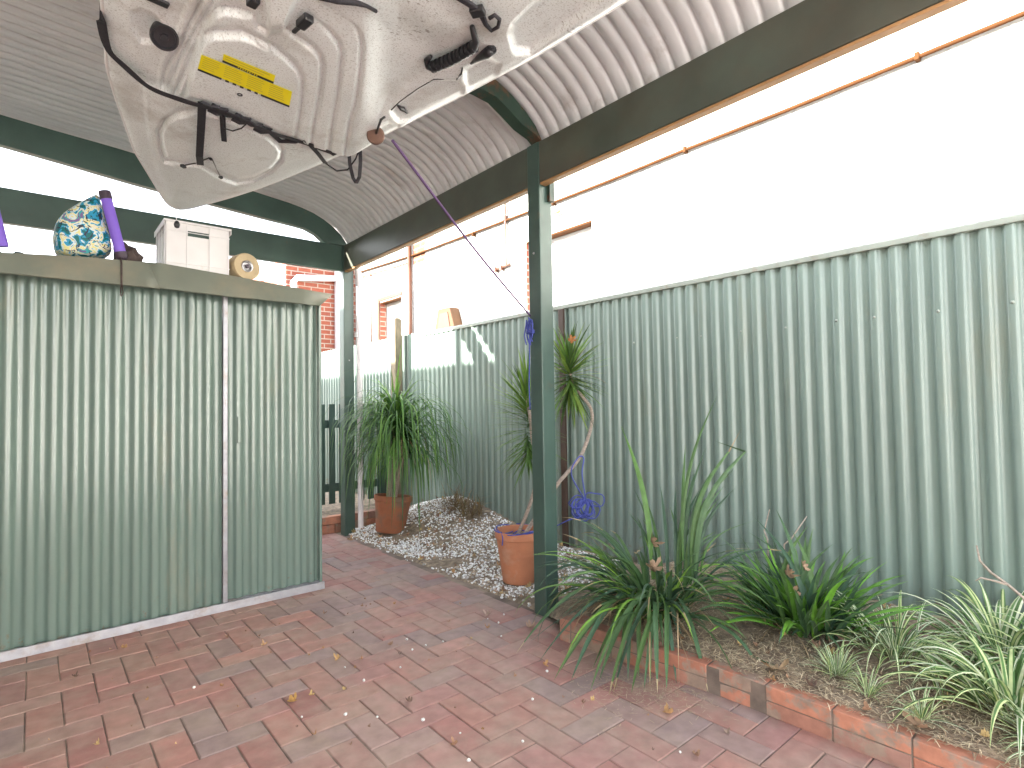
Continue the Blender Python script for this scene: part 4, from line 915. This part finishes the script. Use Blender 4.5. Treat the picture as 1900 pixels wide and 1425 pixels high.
# 4. drooping plant in the far pot
pa = thing('drooping_palm', (P1c.x, P1c.y, .33), 'bushy potted plant with long drooping green leaves by the far post', 'plant')
tr = MB(); top = Vector((2.56, 4.72, 1.02))
tr.tube([(P1c.x, P1c.y, .27), (2.52, 4.77, .6), top], [.035, .026, .02], 12); tr.tube([(P1c.x+.02, P1c.y-.03, .27), (2.60, 4.74, .6), (2.66, 4.66, .86)], [.025, .02, .016], 10)
tr.build('trunk', M['bark'], pa, smooth=True)
mb = MB()
for i in range(620):
    k = rnd.random(); c = top if k < .6 else Vector((2.66, 4.66, .86))
    t = rnd.random(); az = rnd.uniform(0, 2*math.pi); b = c+Vector((0, 0, -.16*t))
    if math.cos(az) > .3 and rnd.random() < .35: continue
    el = 1.3-1.2*t+rnd.gauss(0, .15); L = rnd.uniform(.55, 1.12)*(1-.15*t)
    blade(mb, b, az, el, L, rnd.uniform(.011, .017), rnd.uniform(3.0, 5.5), 12, vary(rnd.choice([(.07, .15, .04), (.09, .20, .045), (.13, .26, .05), (.06, .13, .05)])), floor=gz)
for i in range(34):
    blade(mb, top+Vector((rnd.uniform(-.02, .02), rnd.uniform(-.02, .02), -.02)), rnd.uniform(0, 6.28), rnd.uniform(.75, 1.45), rnd.uniform(.35, .6), .016, rnd.uniform(.5, 2.6), 9, vary((.13, .25, .05)))
for q in [(735, 690), (742, 700), (690, 695), (752, 722), (725, 715), (782, 700), (745, 640)]:
    toward(top, q, 2.55+rnd.uniform(-.1, .15), .020, col=vary((.14, .26, .05)), bow=.02)
leafbuild(mb, 'leaves', pa)
mb = MB()
for i in range(26):
    az = rnd.uniform(0, 2*math.pi); blade(mb, Vector((2.60, 4.7, .85)), az, rnd.uniform(-.3, .7), rnd.uniform(.5, .9), .007, rnd.uniform(4, 7), 10, vary(rnd.choice(G_B)), floor=gz)
leafbuild(mb, 'dead_leaves', pa)
# dead clump against the fence
dg = thing('dead_grass_clump', (3.0, 4.35, .15), 'brown dried clump slumped against the fence behind the pebbles', 'plant'); mb = MB()
for i in range(170):
    az = rnd.uniform(0, 2*math.pi); blade(mb, (3.03+rnd.uniform(-.1, .1), 4.35+rnd.uniform(-.22, .22), .16), az, rnd.uniform(.5, 1.5), rnd.uniform(.15, .36), .006, rnd.uniform(3, 8), 8, vary(rnd.choice([(.20, .14, .07), (.26, .19, .10), (.15, .10, .06)])), floor=gz)
leafbuild(mb, 'leaves', dg)

# 5. dragon tree in the pot by the near post (two stems)
dt = thing('dragon_tree', (P2c.x, P2c.y, .3), 'dragon tree with one straight and one crooked stem in the pot behind the near post', 'plant')
tr = MB()
s1 = [Vector((P2c.x-.01, P2c.y+.02, .28)), un(993, 900, 'X', 2.50), un(986, 800, 'X', 2.50), un(978, 735, 'X', 2.51)]
tr.tube(smooth3(s1, 6), [.012]*19, 10)
hd1 = s1[-1]
s2 = [Vector((P2c.x+.02, P2c.y, .28)), un(1030, 905, 'Y', 2.74), un(1050, 880, 'Y', 2.72), un(1078, 845, 'Y', 2.70), un(1096, 795, 'Y', 2.70), un(1097, 760, 'Y', 2.72), un(1078, 733, 'Y', 2.75), un(1062, 712, 'Y', 2.76), un(1057, 680, 'Y', 2.76)]
pth = smooth3(s2, 6); tr.tube(pth, [.014-.004*i/len(pth) for i in range(len(pth))], 10)
tr.build('stem', M['bark'], dt, smooth=True); hd2 = s2[-1]
mb = MB()
def head(c, n, h, L0_, L1_, w_, cols, up=1.2, lo=-.9, dr=(.3, 1.8)):
    for i in range(n):
        t = i/n; az = i*2.39996+rnd.gauss(0, .15); el = up+(lo-up)*t+rnd.gauss(0, .1)
        blade(mb, Vector(c)+Vector((0, 0, -h*t)), az, el, rnd.uniform(L0_, L1_), rnd.uniform(*w_), rnd.uniform(*dr), 8, vary(rnd.choice(cols), .25), fold=.3)
head(hd1+Vector((0, 0, .02)), 70, .14, .22, .36, (.015, .021), [(.12, .22, .04), (.16, .28, .05), (.08, .16, .03)], up=1.45, lo=.2)
head(hd1+Vector((0, 0, -.10)), 150, .30, .20, .34, (.012, .018), [(.07, .14, .035), (.10, .19, .045), (.09, .18, .045)], up=.5, lo=-.7)
head(hd2+Vector((0, 0, .03)), 140, .18, .22, .37, (.018, .026), [(.09, .17, .04), (.12, .22, .045), (.18, .27, .05), (.06, .11, .03)], up=1.35, lo=-1.1)
leafbuild(mb, 'leaves', dt)
mb = MB()
for q in [(1095, 650), (1115, 700), (1128, 720), (1090, 700)]:
    b = Vector(hd2)+Vector((0, 0, -.05)); e = un(*q, 'Y', 2.72); d = e-b
    blade(mb, b, math.atan2(d.y, d.x), math.atan2(d.z, math.hypot(d.x, d.y))+.3, d.length*1.05, .014, 2, 8, vary(rnd.choice([(.34, .27, .2), (.3, .2, .1)])))
leafbuild(mb, 'dead_leaves', dt)

# tangled blue rope hanging from the crooked stem, and rope on the pot rim
rt = thing('blue_rope', (2.75, 2.68, .5), 'tangled bundle of blue rope dangling from the crooked stem onto the pot rim', 'rope')
mb = MB(); kc = un(1085, 940, 'Y', 2.62)
h0 = un(1072, 850, 'Y', 2.69)
mb.tube(smooth3([kc+Vector((0, 0, .05)), un(1060, 880, 'Y', 2.66), h0, un(1083, 850, 'Y', 2.67), un(1080, 880, 'Y', 2.65), kc+Vector((.01, 0, .05))], 8), .0045, 6)
for k in range(15):
    a = rnd.gauss(0, .75); L = rnd.uniform(.09, .145); sx = rnd.uniform(.22, .45); pts = []; ph = rnd.uniform(0, 6); dp_ = rnd.uniform(-.03, .03)
    dr_ = RT*math.sin(a)+Vector((0, 0, -math.cos(a))); sd_ = RT*math.cos(a)+Vector((0, 0, math.sin(a)))
    for t in np.linspace(0, 2*math.pi, 16):
        pts.append(kc+Vector((0, 0, .045))+dr_*(L/2*(1-math.cos(t)))+sd_*(L*sx*math.sin(t)*(1+.3*math.sin(2*t+ph)))+FW*(dp_*(1-math.cos(t))*.5+.008*math.sin(3*t+ph)))
    mb.tube(pts, .0042, 6)
mb.build('bundle', M['rope'], rt, smooth=True)
mb = MB()
for k in range(4):
    a0 = rnd.uniform(0, 6); pts = []
    for t in np.linspace(0, 4.8, 26):
        r = .150+.012*math.sin(t*3+k)-(.03*k if k > 1 else 0); pts.append((P2c.x+r*math.cos(a0+t), P2c.y+r*math.sin(a0+t), .357+.008*math.sin(t*2.3+k*2)-(.03 if r < .125 else 0)))
    mb.tube(pts, .004, 6)
mb.tube(smooth3([kc+Vector((0, 0, -.06)), (2.72, 2.66, .42), (2.64, 2.74, .37), (2.6, 2.8, .36)], 6), .004, 6)
mb.tube(smooth3([(P2c.x-.148, P2c.y, .36), (P2c.x-.16, P2c.y-.03, .33), (P2c.x-.158, P2c.y-.02, .28)], 5), .004, 6)
mb.build('rim_coils', M['rope'], rt, smooth=True)

# ================================================================ brick edging
ed = MB()
et = [(.40, .17, .11), (.44, .19, .12), (.36, .17, .12), (.38, .155, .10), (.33, .18, .14)]
def ex(y):   # inner line of the face
    return float(np.interp(y, [-2, .4, 1.2, 1.5, 1.9, 2.2], [2.155, 2.15, 2.132, 2.10, 2.06, 2.02]))
for c in range(2):
    y = 2.080; i = 0
    while y > -1.5:
        L = .229 if i else .063; y1 = y; y0 = y-L; xa = ex((y0+y1)/2); ang = math.atan2(ex(y0)-ex(y1), y1-y0)
        m4 = Matrix.Translation((xa+rnd.uniform(-.002, .002), (y0+y1)/2, 0.0+c*.0575)) @ Matrix.Rotation(ang, 4, 'Z')
        h = .0535
        tone = vary(rnd.choice(et), .1)
        ed.box((0, -L/2, 0), (.11, L/2, h), tone, m4); y = y0-.006; i += 1
o = ed.build('brick_edging', M['edging'], bevel=.003)
tag(o, 'low two course red brick edging in front of the garden bed', 'edging')
mo = MB(); vsm = []
for k in range(60):
    y = 2.08-k*.06; x = ex(y)
    vsm += [(x+.004, y, 0), (x+.004, y, .107), (x+.10, y, .107), (x+.10, y, 0)]
mo.add(vsm, [(k*4+j, k*4+j+1, (k+1)*4+j+1, (k+1)*4+j) for k in range(59) for j in range(3)])
mo.build('mortar', M['sand'], o)

# ================================================================ pebbles, litter, mulch
def ico(mb, c, r, sq, col, rng=rnd):
    ph = (1+5**.5)/2; base = [(-1, ph, 0), (1, ph, 0), (-1, -ph, 0), (1, -ph, 0), (0, -1, ph), (0, 1, ph), (0, -1, -ph), (0, 1, -ph), (ph, 0, -1), (ph, 0, 1), (-ph, 0, -1), (-ph, 0, 1)]
    F = [(0,11,5),(0,5,1),(0,1,7),(0,7,10),(0,10,11),(1,5,9),(5,11,4),(11,10,2),(10,7,6),(7,1,8),(3,9,4),(3,4,2),(3,2,6),(3,6,8),(3,8,9),(4,9,5),(2,4,11),(6,2,10),(8,6,7),(9,8,1)]
    m = Matrix.Rotation(rng.uniform(0, 6.28), 3, 'Z') @ Matrix.Rotation(rng.uniform(-.5, .5), 3, 'X')
    s = (r*rng.uniform(.7, 1.3)/1.9, r*rng.uniform(.7, 1.2)/1.9, r*sq/1.9)
    mb.add([m @ Vector((p[0]*s[0]*rng.uniform(.85, 1.1), p[1]*s[1], p[2]*s[2]))+Vector(c) for p in base], F, col)
mb = MB(); cnt = 0
while cnt < 7500:
    x = rnd.uniform(2.2, 3.22); y = rnd.uniform(2.5, 5.2)
    if math.hypot(x-P2c.x, y-P2c.y) < .115 or math.hypot(x-P1c.x, y-P1c.y) < .145: continue
    dn = noise.noise((x*3.2, y*3.2, 9))
    if x < 2.24+.02*dn and rnd.random() < .8: continue
    if rnd.random() > .62+dn*1.3: continue
    g = rnd.random(); col = (.84, .84, .84) if g < .45+.25*(y-2.5)/2.7 else (.42, .40, .38) if g < .75 else (.22, .17, .13) if g < .9 else (.55, .45, .34)
    r = rnd.uniform(.005, .0105); ico(mb, (x, y, bed_z(x, y)+r*.35), r, .75, vary(col, .12)); cnt += 1
tag(mb.build('pebbles', M['pebble'], smooth=True), 'white pebble mulch between the pots along the path', 'pebbles', kind='stuff')
mb = MB()
for q in [(822, 1190), (790, 1197), (743, 1238), (765, 1205), (785, 1335), (988, 1297), (854, 1360), (870, 1410), (755, 1186), (930, 1180), (925, 1155), (935, 1140), (905, 1148), (675, 1262), (640, 1238), (641, 1325), (360, 1275), (1262, 1395), (1015, 1245), (970, 1375), (700, 1330), (560, 1330)]:
    p = un(*q, 'Z', .004); ico(mb, p, rnd.uniform(.004, .0085), .8, (.68, .68, .66))
tag(mb.build('stray_pebbles', M['pebble'], smooth=True), 'stray white pebbles scattered on the red paving', 'pebbles', kind='stuff')

# straw mulch + fine litter (stuff)
mb = MB(); n = 0
while n < 14000:
    y = rnd.uniform(-.3, 2.2); x = rnd.uniform(2.17, 3.2)
    dn = noise.noise((x*2.5+4, y*2.5, 2))
    if rnd.random() > .55+dn*1.3+.5*max(0, 1-(x-2.17)/.4): continue
    z = bed_z(x, y)+rnd.uniform(.001, .012); a = rnd.uniform(0, 6.28); L = rnd.uniform(.015, .06); wd = rnd.uniform(.0008, .002)
    d = Vector((math.cos(a), math.sin(a), rnd.uniform(-.15, .2)))*L; s = Vector((-math.sin(a), math.cos(a), 0))*wd; m_ = d*.5+Vector((0, 0, rnd.uniform(0, .006)))
    p = Vector((x, y, z)); c = rnd.choice([(.60, .50, .34), (.68, .58, .41), (.50, .40, .27), (.38, .28, .18), (.24, .17, .12)])
    mb.add([p-s, p+s, p+m_-s, p+m_+s, p+d-s*.5, p+d+s*.5], [(0, 1, 3, 2), (2, 3, 5, 4)], vary(c)); n += 1
n = 0
while n < 700:   # straw spilled on the paving under the big clump
    q = (rnd.gauss(1225, 80), rnd.gauss(1262, 30))
    if not (1060 < q[0] < 1400): continue
    p = un(*q, 'Z', .003)
    if p.x > 2.09: continue
    a = rnd.uniform(0, 6.28); L = rnd.uniform(.01, .035); wd = .0009
    d = Vector((math.cos(a), math.sin(a), .02))*L; s = Vector((-math.sin(a), math.cos(a), 0))*wd
    mb.add([p-s, p+s, p+d+s, p+d-s], [(0, 1, 2, 3)], vary((.45, .37, .26))); n += 1
tag(mb.build('straw_mulch', M['litter']), 'dry straw mulch strewn over the bed soil', 'mulch', kind='stuff')

def leafshape(mb, c, size, rz, tilt=(0, 0), curl=.25, col=(.4, .22, .12), lobes=5, floor=0.004):
    n = 40; m = Matrix.Rotation(rz, 3, 'Z') @ Matrix.Rotation(tilt[0], 3, 'X') @ Matrix.Rotation(tilt[1], 3, 'Y'); vs = [Vector(c)]; seed = rnd.uniform(0, 99)
    def pt(r, a):
        x, y = r*math.cos(a), r*math.sin(a); z = curl*(r*r)/size*(1+.8*math.sin(2*a+seed))+.14*size*noise.noise((x*9/size*.5+seed, y*9/size*.5, 0))
        return Vector(c)+m @ Vector((x, y, z))
    rings = 4
    for k in range(1, rings+1):
        for j in range(n):
            a = 2*math.pi*j/n; lob = abs(math.cos(lobes*a/2)); R = size*(.42+.58*lob**.8+.07*math.sin(a*17+seed))
            if abs(((a+math.pi) % (2*math.pi))-math.pi) > 2.9: R *= .5
            vs.append(pt(R*k/rings, a))
    if floor is not None:
        lo = min(v.z for v in vs)
        for v in vs: v.z += floor+c[2]-lo
    fs = [(0, 1+j, 1+(j+1) % n) for j in range(n)]
    for k in range(rings-1): fs += [(1+k*n+j, 1+(k+1)*n+j, 1+(k+1)*n+(j+1) % n, 1+k*n+(j+1) % n) for j in range(n)]
    mb.add(vs, fs, vary(col, .12))
LEAVES = [((1440, 1228), 'b', .055, 'large tan lobed leaf lying flat on the mulch above the brick edging', (.42, .29, .17)),
          ((1575, 1188), 'b', .060, 'large pinkish brown leaf at the foot of the spiky green clump', (.36, .23, .17)),
          ((1605, 1165), 'b', .040, 'curled brown leaf tucked right of the spiky green clump', (.32, .2, .14)),
          ((1240, 1325), 'g', .022, 'crumpled brown leaf on the paving below the biggest clump', (.38, .22, .1)),
          ((543, 1303), 'g', .022, 'curled golden brown leaf on the pavers left of centre', (.42, .25, .08)),
          ((627, 1224), 'g', .020, 'tan curled leaf on the pavers in front of the shed door end', (.45, .28, .12)),
          ((490, 1198), 'g', .016, 'thin curled leaf fragment on the pavers nearest the shed door', (.42, .26, .14)),
          ((905, 1143), 'g', .022, 'pale pinkish folded leaf at the pebble edge', (.45, .33, .27)),
          ((832, 1155), 'g', .013, 'small brown leaf on the pavers beside the pebbles', (.3, .17, .1)),
          ((1755, 1395), 'b', .040, 'brown leaf half hidden under the frilly striped tuft', (.36, .22, .13)),
          ((1700, 1325), 'b', .045, 'brown leaf under the broad striped plant', (.34, .22, .14)),
          ((650, 1003), 'g', .03, 'brown leaf at the foot of the far green post', (.4, .27, .16)),
          ((1700, 1180), 'b', .05, 'dull brown leaf behind the low sprawling striped plant', (.28, .19, .15)),
          ((985, 1165), 'g', .026, 'orange tinged leaf beside the foot of the near post', (.42, .28, .2)),
          ((1350, 1360), 'g', .013, 'tiny pale leaf on the pavers below the edging', (.45, .33, .25)),
          ((165, 1212), 'g', .010, 'tiny curled leaf by the shed track at left', (.42, .2, .1))]
for (q, wh, sz, lb, col) in LEAVES:
    if wh == 'g': p = un(*q, 'Z', .002); z = .001
    else:
        p = un(*q, 'Z', .17); z = gz(p.x, p.y)+.006
    mb = MB(); leafshape(mb, (p.x, p.y, z), sz, rnd.uniform(0, 6), (rnd.uniform(-.25, .25), rnd.uniform(-.25, .25)), .35 if sz > .03 else .8, col); o = mb.build('fallen_leaf', M['litter'], smooth=True)
    tag(o, lb, 'leaf', 'fallen leaves')
for (q, X, sz, lb, rz) in [((1212, 1005), 2.42, .042, 'dry tan leaf caught at the top of the biggest clump', 1), ((1215, 1052), 2.40, .045, 'dry brown leaf wedged mid way in the biggest clump', 2), ((1262, 1110), 2.42, .035, 'brown leaf low in the biggest clump', 3), ((1290, 1045), 2.5, .03, 'brown leaf behind the uprights of the biggest clump', 4),
                           ((1465, 1065), 2.62, .035, 'pinkish leaf caught high in the spiky green clump', 1), ((1472, 1100), 2.6, .03, 'tan leaf standing in the middle of the spiky green clump', 5), ((1490, 1050), 2.66, .028, 'small pinkish leaf at the right in the spiky green clump', 0),
                           ((1062, 630), 2.66, .03, 'orange brown leaf caught in the crown of the crooked stem', 2)]:
    p = un(*q, 'X', X); mb = MB(); leafshape(mb, p, sz, rz, (1.1, .3), .5, (.42, .27, .18) if q[0] > 1100 else (.42, .17, .06), floor=None); tag(mb.build('caught_leaf', M['litter'], smooth=True), lb, 'leaf', 'leaves caught in the plants')
# small litter on paving, gravel and bed
mb = MB()
for k in range(380):
    r = rnd.random()
    if r < .35: x, y = rnd.uniform(-.5, 2.0), rnd.uniform(.9, 3.6); z = .002
    elif r < .75: x, y = rnd.uniform(2.22, 3.2), rnd.uniform(2.45, 5.1); z = bed_z(x, y)+.008
    else: x, y = rnd.uniform(2.13, 3.2), rnd.uniform(-.2, 2.3); z = bed_z(x, y)+.005
    if math.hypot(x-P2c.x, y-P2c.y) < .12 or math.hypot(x-P1c.x, y-P1c.y) < .15: continue
    s = rnd.choice([rnd.uniform(.003, .007), rnd.uniform(.006, .016)]) if r < .35 else rnd.uniform(.008, .022)
    leafshape(mb, (x, y, z), s, rnd.uniform(0, 6), (rnd.uniform(-.4, .4), rnd.uniform(-.4, .4)), .9, rnd.choice([(.42, .24, .11), (.35, .2, .12), (.25, .15, .1), (.5, .36, .16), (.2, .13, .1)]), lobes=rnd.choice([3, 5]))
tag(mb.build('leaf_litter', M['litter'], smooth=True), 'small crumbled leaf litter over the paving, pebbles and bed', 'litter', kind='stuff')

# ================================================================ gate and step beyond the carport
gate = thing('picket_gate', (2.4, 6.1, 0), 'dark green picket gate between the shed and the far fence', 'gate')
x = 1.1
while x < 3.06:
    mb = MB(); mb.box((x, 6.09, .12), (x+.07, 6.11, 1.215)); mb.build('picket', M['green'], gate, bevel=.003); x += .115
for z in (.95, .25):
    mb = MB(); mb.box((1.08, 6.111, z), (3.1, 6.15, z+.09)); mb.build('rail', M['green'], gate, bevel=.003)
mb = MB(); mb.box((3.08, 6.06, 0), (3.17, 6.15, 1.24)); mb.build('gate_post', M['green'], gate, bevel=.004)
st = MB()
for k in range(8): 
    x = 1.25+k*.235; st.box((x, 5.235, -.02), (x+.228, 5.34, .075), vary(rnd.choice(et)))
    if x+.3 < 3.0: st.box((x+.11, 5.237, .08), (x+.338, 5.34, .15), vary(rnd.choice(et)))
tag(st.build('brick_step', M['edging'], bevel=.003), 'low red brick step at the end of the paved path', 'step')
mb = MB(); mb.box((1.0, 5.341, -.02), (3.24, 6.9, .06)); tag(mb.build('back_path', M['soil']), 'dark soil beyond the brick step', 'path', kind='structure')

# ================================================================ neighbour's house
nb = thing('neighbour_house', (4.7, 4, 0), 'tall white painted brick house wall glaring in the sun beyond the fence', 'house')
XW = 4.6
mb = MB(); T = .24
W1 = (4.085, 5.165, 1.9, 3.165); W2 = (8.26, 9.02, 1.7, 2.98)
def wb(y0, y1, z0, z1): mb.box((XW, y0, z0), (XW+T, y1, z1))
wb(-9, W1[0], 0, 4.4); wb(W1[0], W1[1], 0, W1[2]); wb(W1[0], W1[1], W1[3], 4.4); wb(W1[1], W2[0], 0, 4.4); wb(W2[0], W2[1], 0, W2[2]); wb(W2[0], W2[1], W2[3], 4.4); wb(W2[1], 10, 0, 4.4)
mb.build('wall', M['whitewall'], nb)
for (a, b, c, d) in (W1, W2):
    mb = MB(); mb.box((XW+.002, b-.006, c), (XW+.12, b-.0005, d-.001)); f = mb.build('brick_reveal', M['redbrick'], nb)
    mb = MB(); mb.box((XW+.003, a, d-.02), (XW+.12, b-.0065, d-.0005)); mb.build('lintel', M['darkbrown'], nb)
    mb = MB(); mb.box((XW+.13, a, c), (XW+.16, a+.05, d)); mb.box((XW+.13, b-.05, c), (XW+.16, b, d)); mb.box((XW+.13, a+.05, d-.05), (XW+.16, b-.05, d)); mb.box((XW+.13, a+.05, (c+d)/2-.02), (XW+.16, b-.05, (c+d)/2+.02)); fr = mb.build('window_frame', M['whiteplastic'], nb)
    mb = MB(); mb.box((XW+.14, a+.05, c), (XW+.15, b-.05, d-.05)); mb.build('pane', M['glass'], fr)
# brown architrave round the far window
mb = MB(); mb.box((XW-.02, 9.02, 1.7), (XW+.0, 9.09, 3.06)); mb.box((XW-.02, 8.22, 3.0), (XW, 9.02, 3.06)); mb.build('architrave', M['brown'], nb)
for y_ in (1.1, 2.9, 4.64, 6.2):
    mb = MB(); mb.box((XW-.052, y_-.014, 3.478), (XW-.001, y_+.014, 3.532)); mb.build('shade_line_clip', M['darkbrown'], nb, bevel=.004)  # clips added along the brown shade line
# brown tubes stand in for a ledge's shaded underside and thinner shade lines
mb = MB(); mb.tube([(XW-.03, -6, 3.505), (XW-.03, .3, 3.512), (XW-.03, 1.1, 3.503), (XW-.03, 2.0, 3.496), (XW-.03, 2.9, 3.505), (XW-.03, 3.8, 3.498), (XW-.03, 4.64, 3.505), (XW-.03, 7.7, 3.555), (XW-.03, 9.9, 3.66)], .017, 8); mb.build('ledge_shade_line', M['darkbrown'], nb, smooth=True)
mb = MB(); mb.tube([(XW-.03, 9.9, 3.56), (XW-.03, 8.0, 3.47)], .012, 8); mb.tube([(XW-.03, 9.30, 3.52), (XW-.03, 9.30, 2.3)], .014, 8); mb.build('thin_shade_line', M['brown'], nb, smooth=True)
mb = MB(); mb.tube([(XW-.05, 7.9, 3.9), (XW-.05, 7.9, 1.0)], .035, 12); mb.build('downpipe', M['brown'], nb, smooth=True)  # white pipe's shadow is put into its brown colour
mb = MB(); mb.tube([(XW-.03, 5.52, 4.2), (XW-.03, 5.52, 2.93)], .016, 8); mb.tube([(XW-.045, 5.50, 3.7), (XW-.045, 5.49, 2.93)], .010, 8); mb.tube([(XW-.03, 5.44, 2.945), (XW-.03, 5.74, 2.93)], .018, 8)
for y_, z in ((5.72, 2.93), (5.60, 2.93), (5.52, 3.55)): mb.box((XW-.06, y_-.02, z-.03), (XW-.005, y_+.02, z+.03))
mb.build('gas_pipe', M['brown'], nb, smooth='auto')
mb = MB(); mb.box((XW-.004, 7.25, 3.72), (XW-.0005, 7.86, 4.05)); mb.box((XW-.004, 7.5, 3.42), (XW-.0005, 7.86, 3.7195)); mb.build('bare_brick_patch', M['redbrick_x'], nb)
mb = MB(); mb.prism([(6.50, 2.25), (7.02, 2.25), (6.92, 2.56), (6.62, 2.56)], 'X', XW-.16, XW-.001); vh = mb.build('vent_hood', M['vent'], nb, bevel=.01)
mb = MB(); mb.prism([(6.60, 2.27), (6.92, 2.27), (6.86, 2.49), (6.66, 2.49)], 'X', XW-.17, XW-.1605); mb.build('vent_grille', M['brown'], vh)
mb = MB(); mb.box((XW-.5, -9, 4.4), (XW+6, 10.02, 4.48)); mb.add([(XW-.5, -9, 4.485), (XW+6, -9, 6.6), (XW+6, 10.02, 6.6), (XW-.5, 10.02, 4.485)], [(0, 1, 2, 3)]); mb.build('roof', M['galv'], nb)
mb = MB(); mb.tube([(XW-.05, 4.62, 3.37), (XW-.05, 4.52, 3.37)], .02, 8); mb.build('wall_bracket', M['orange'], nb, smooth=True)

wing = thing('brick_wing', (4, 10, 0), 'red brick end wall with a white pipe seen between shed and far post', 'house')
mb = MB(); mb.box((3.32, 10.0, 0), (9, 10.24, 3.85)); mb.box((3.32, 10.24, 0), (3.56, 14, 3.85)); mb.build('wall', M['redbrick'], wing)
mb = MB(); a = un(548, 515, 'Y', 9.95); b = un(622, 517, 'Y', 9.95); mb.tube([(a.x-.03, 9.95, a.z-.9), (a.x-.03, 9.95, a.z-.08), (a.x+.03, 9.95, a.z), (b.x, 9.95, b.z)], .055, 14); mb.build('waste_pipe', M['pipe'], wing, smooth=True)
mb = MB(); mb.box((4.19, 9.90, 1.9), (4.33, 9.999, 3.84)); mb.build('corner_board', M['pipe'], wing)

# own house on the left (out of frame, shades the lower fence)
oh = thing('own_house', (-3, 5, 0), 'cream brick house standing left of the carport', 'house')
mb = MB(); mb.box((-6, -.8, 0), (-2.62, 16, 3.9)); mb.build('wall', M['creambrick'], oh)
mb = MB(); mb.prism([(-6.3, 3.901), (-2.35, 4.14), (-2.35, 4.30), (-6.3, 5.6)], 'Y', -1.0, 16.2); mb.build('roof', M['galv'], oh)

# unseen wall added behind the camera to bounce sun into the carport
ga = thing('bounce_wall', (1, -7.2, 0), 'added white wall behind the viewer that bounces sun into the carport', 'bounce_wall')
mb = MB(); mb.box((-4, -7.24, 0), (-1.2, -7.0, 3.4)); mb.box((1.6, -7.24, 0), (9, -7.0, 3.4)); mb.box((-1.2, -7.24, 2.3), (1.6, -7.0, 3.4)); mb.build('wall', mat('bounce_wall_white', (.78, .775, .76), rough=.9, var=.04), ga)
mb = MB()
for k in range(5): mb.box((-1.19, -7.16, .01+k*.455), (1.59, -7.12, .01+k*.455+.45))
mb.build('bounce_panel', M['whiteplastic'], ga, bevel=.004)
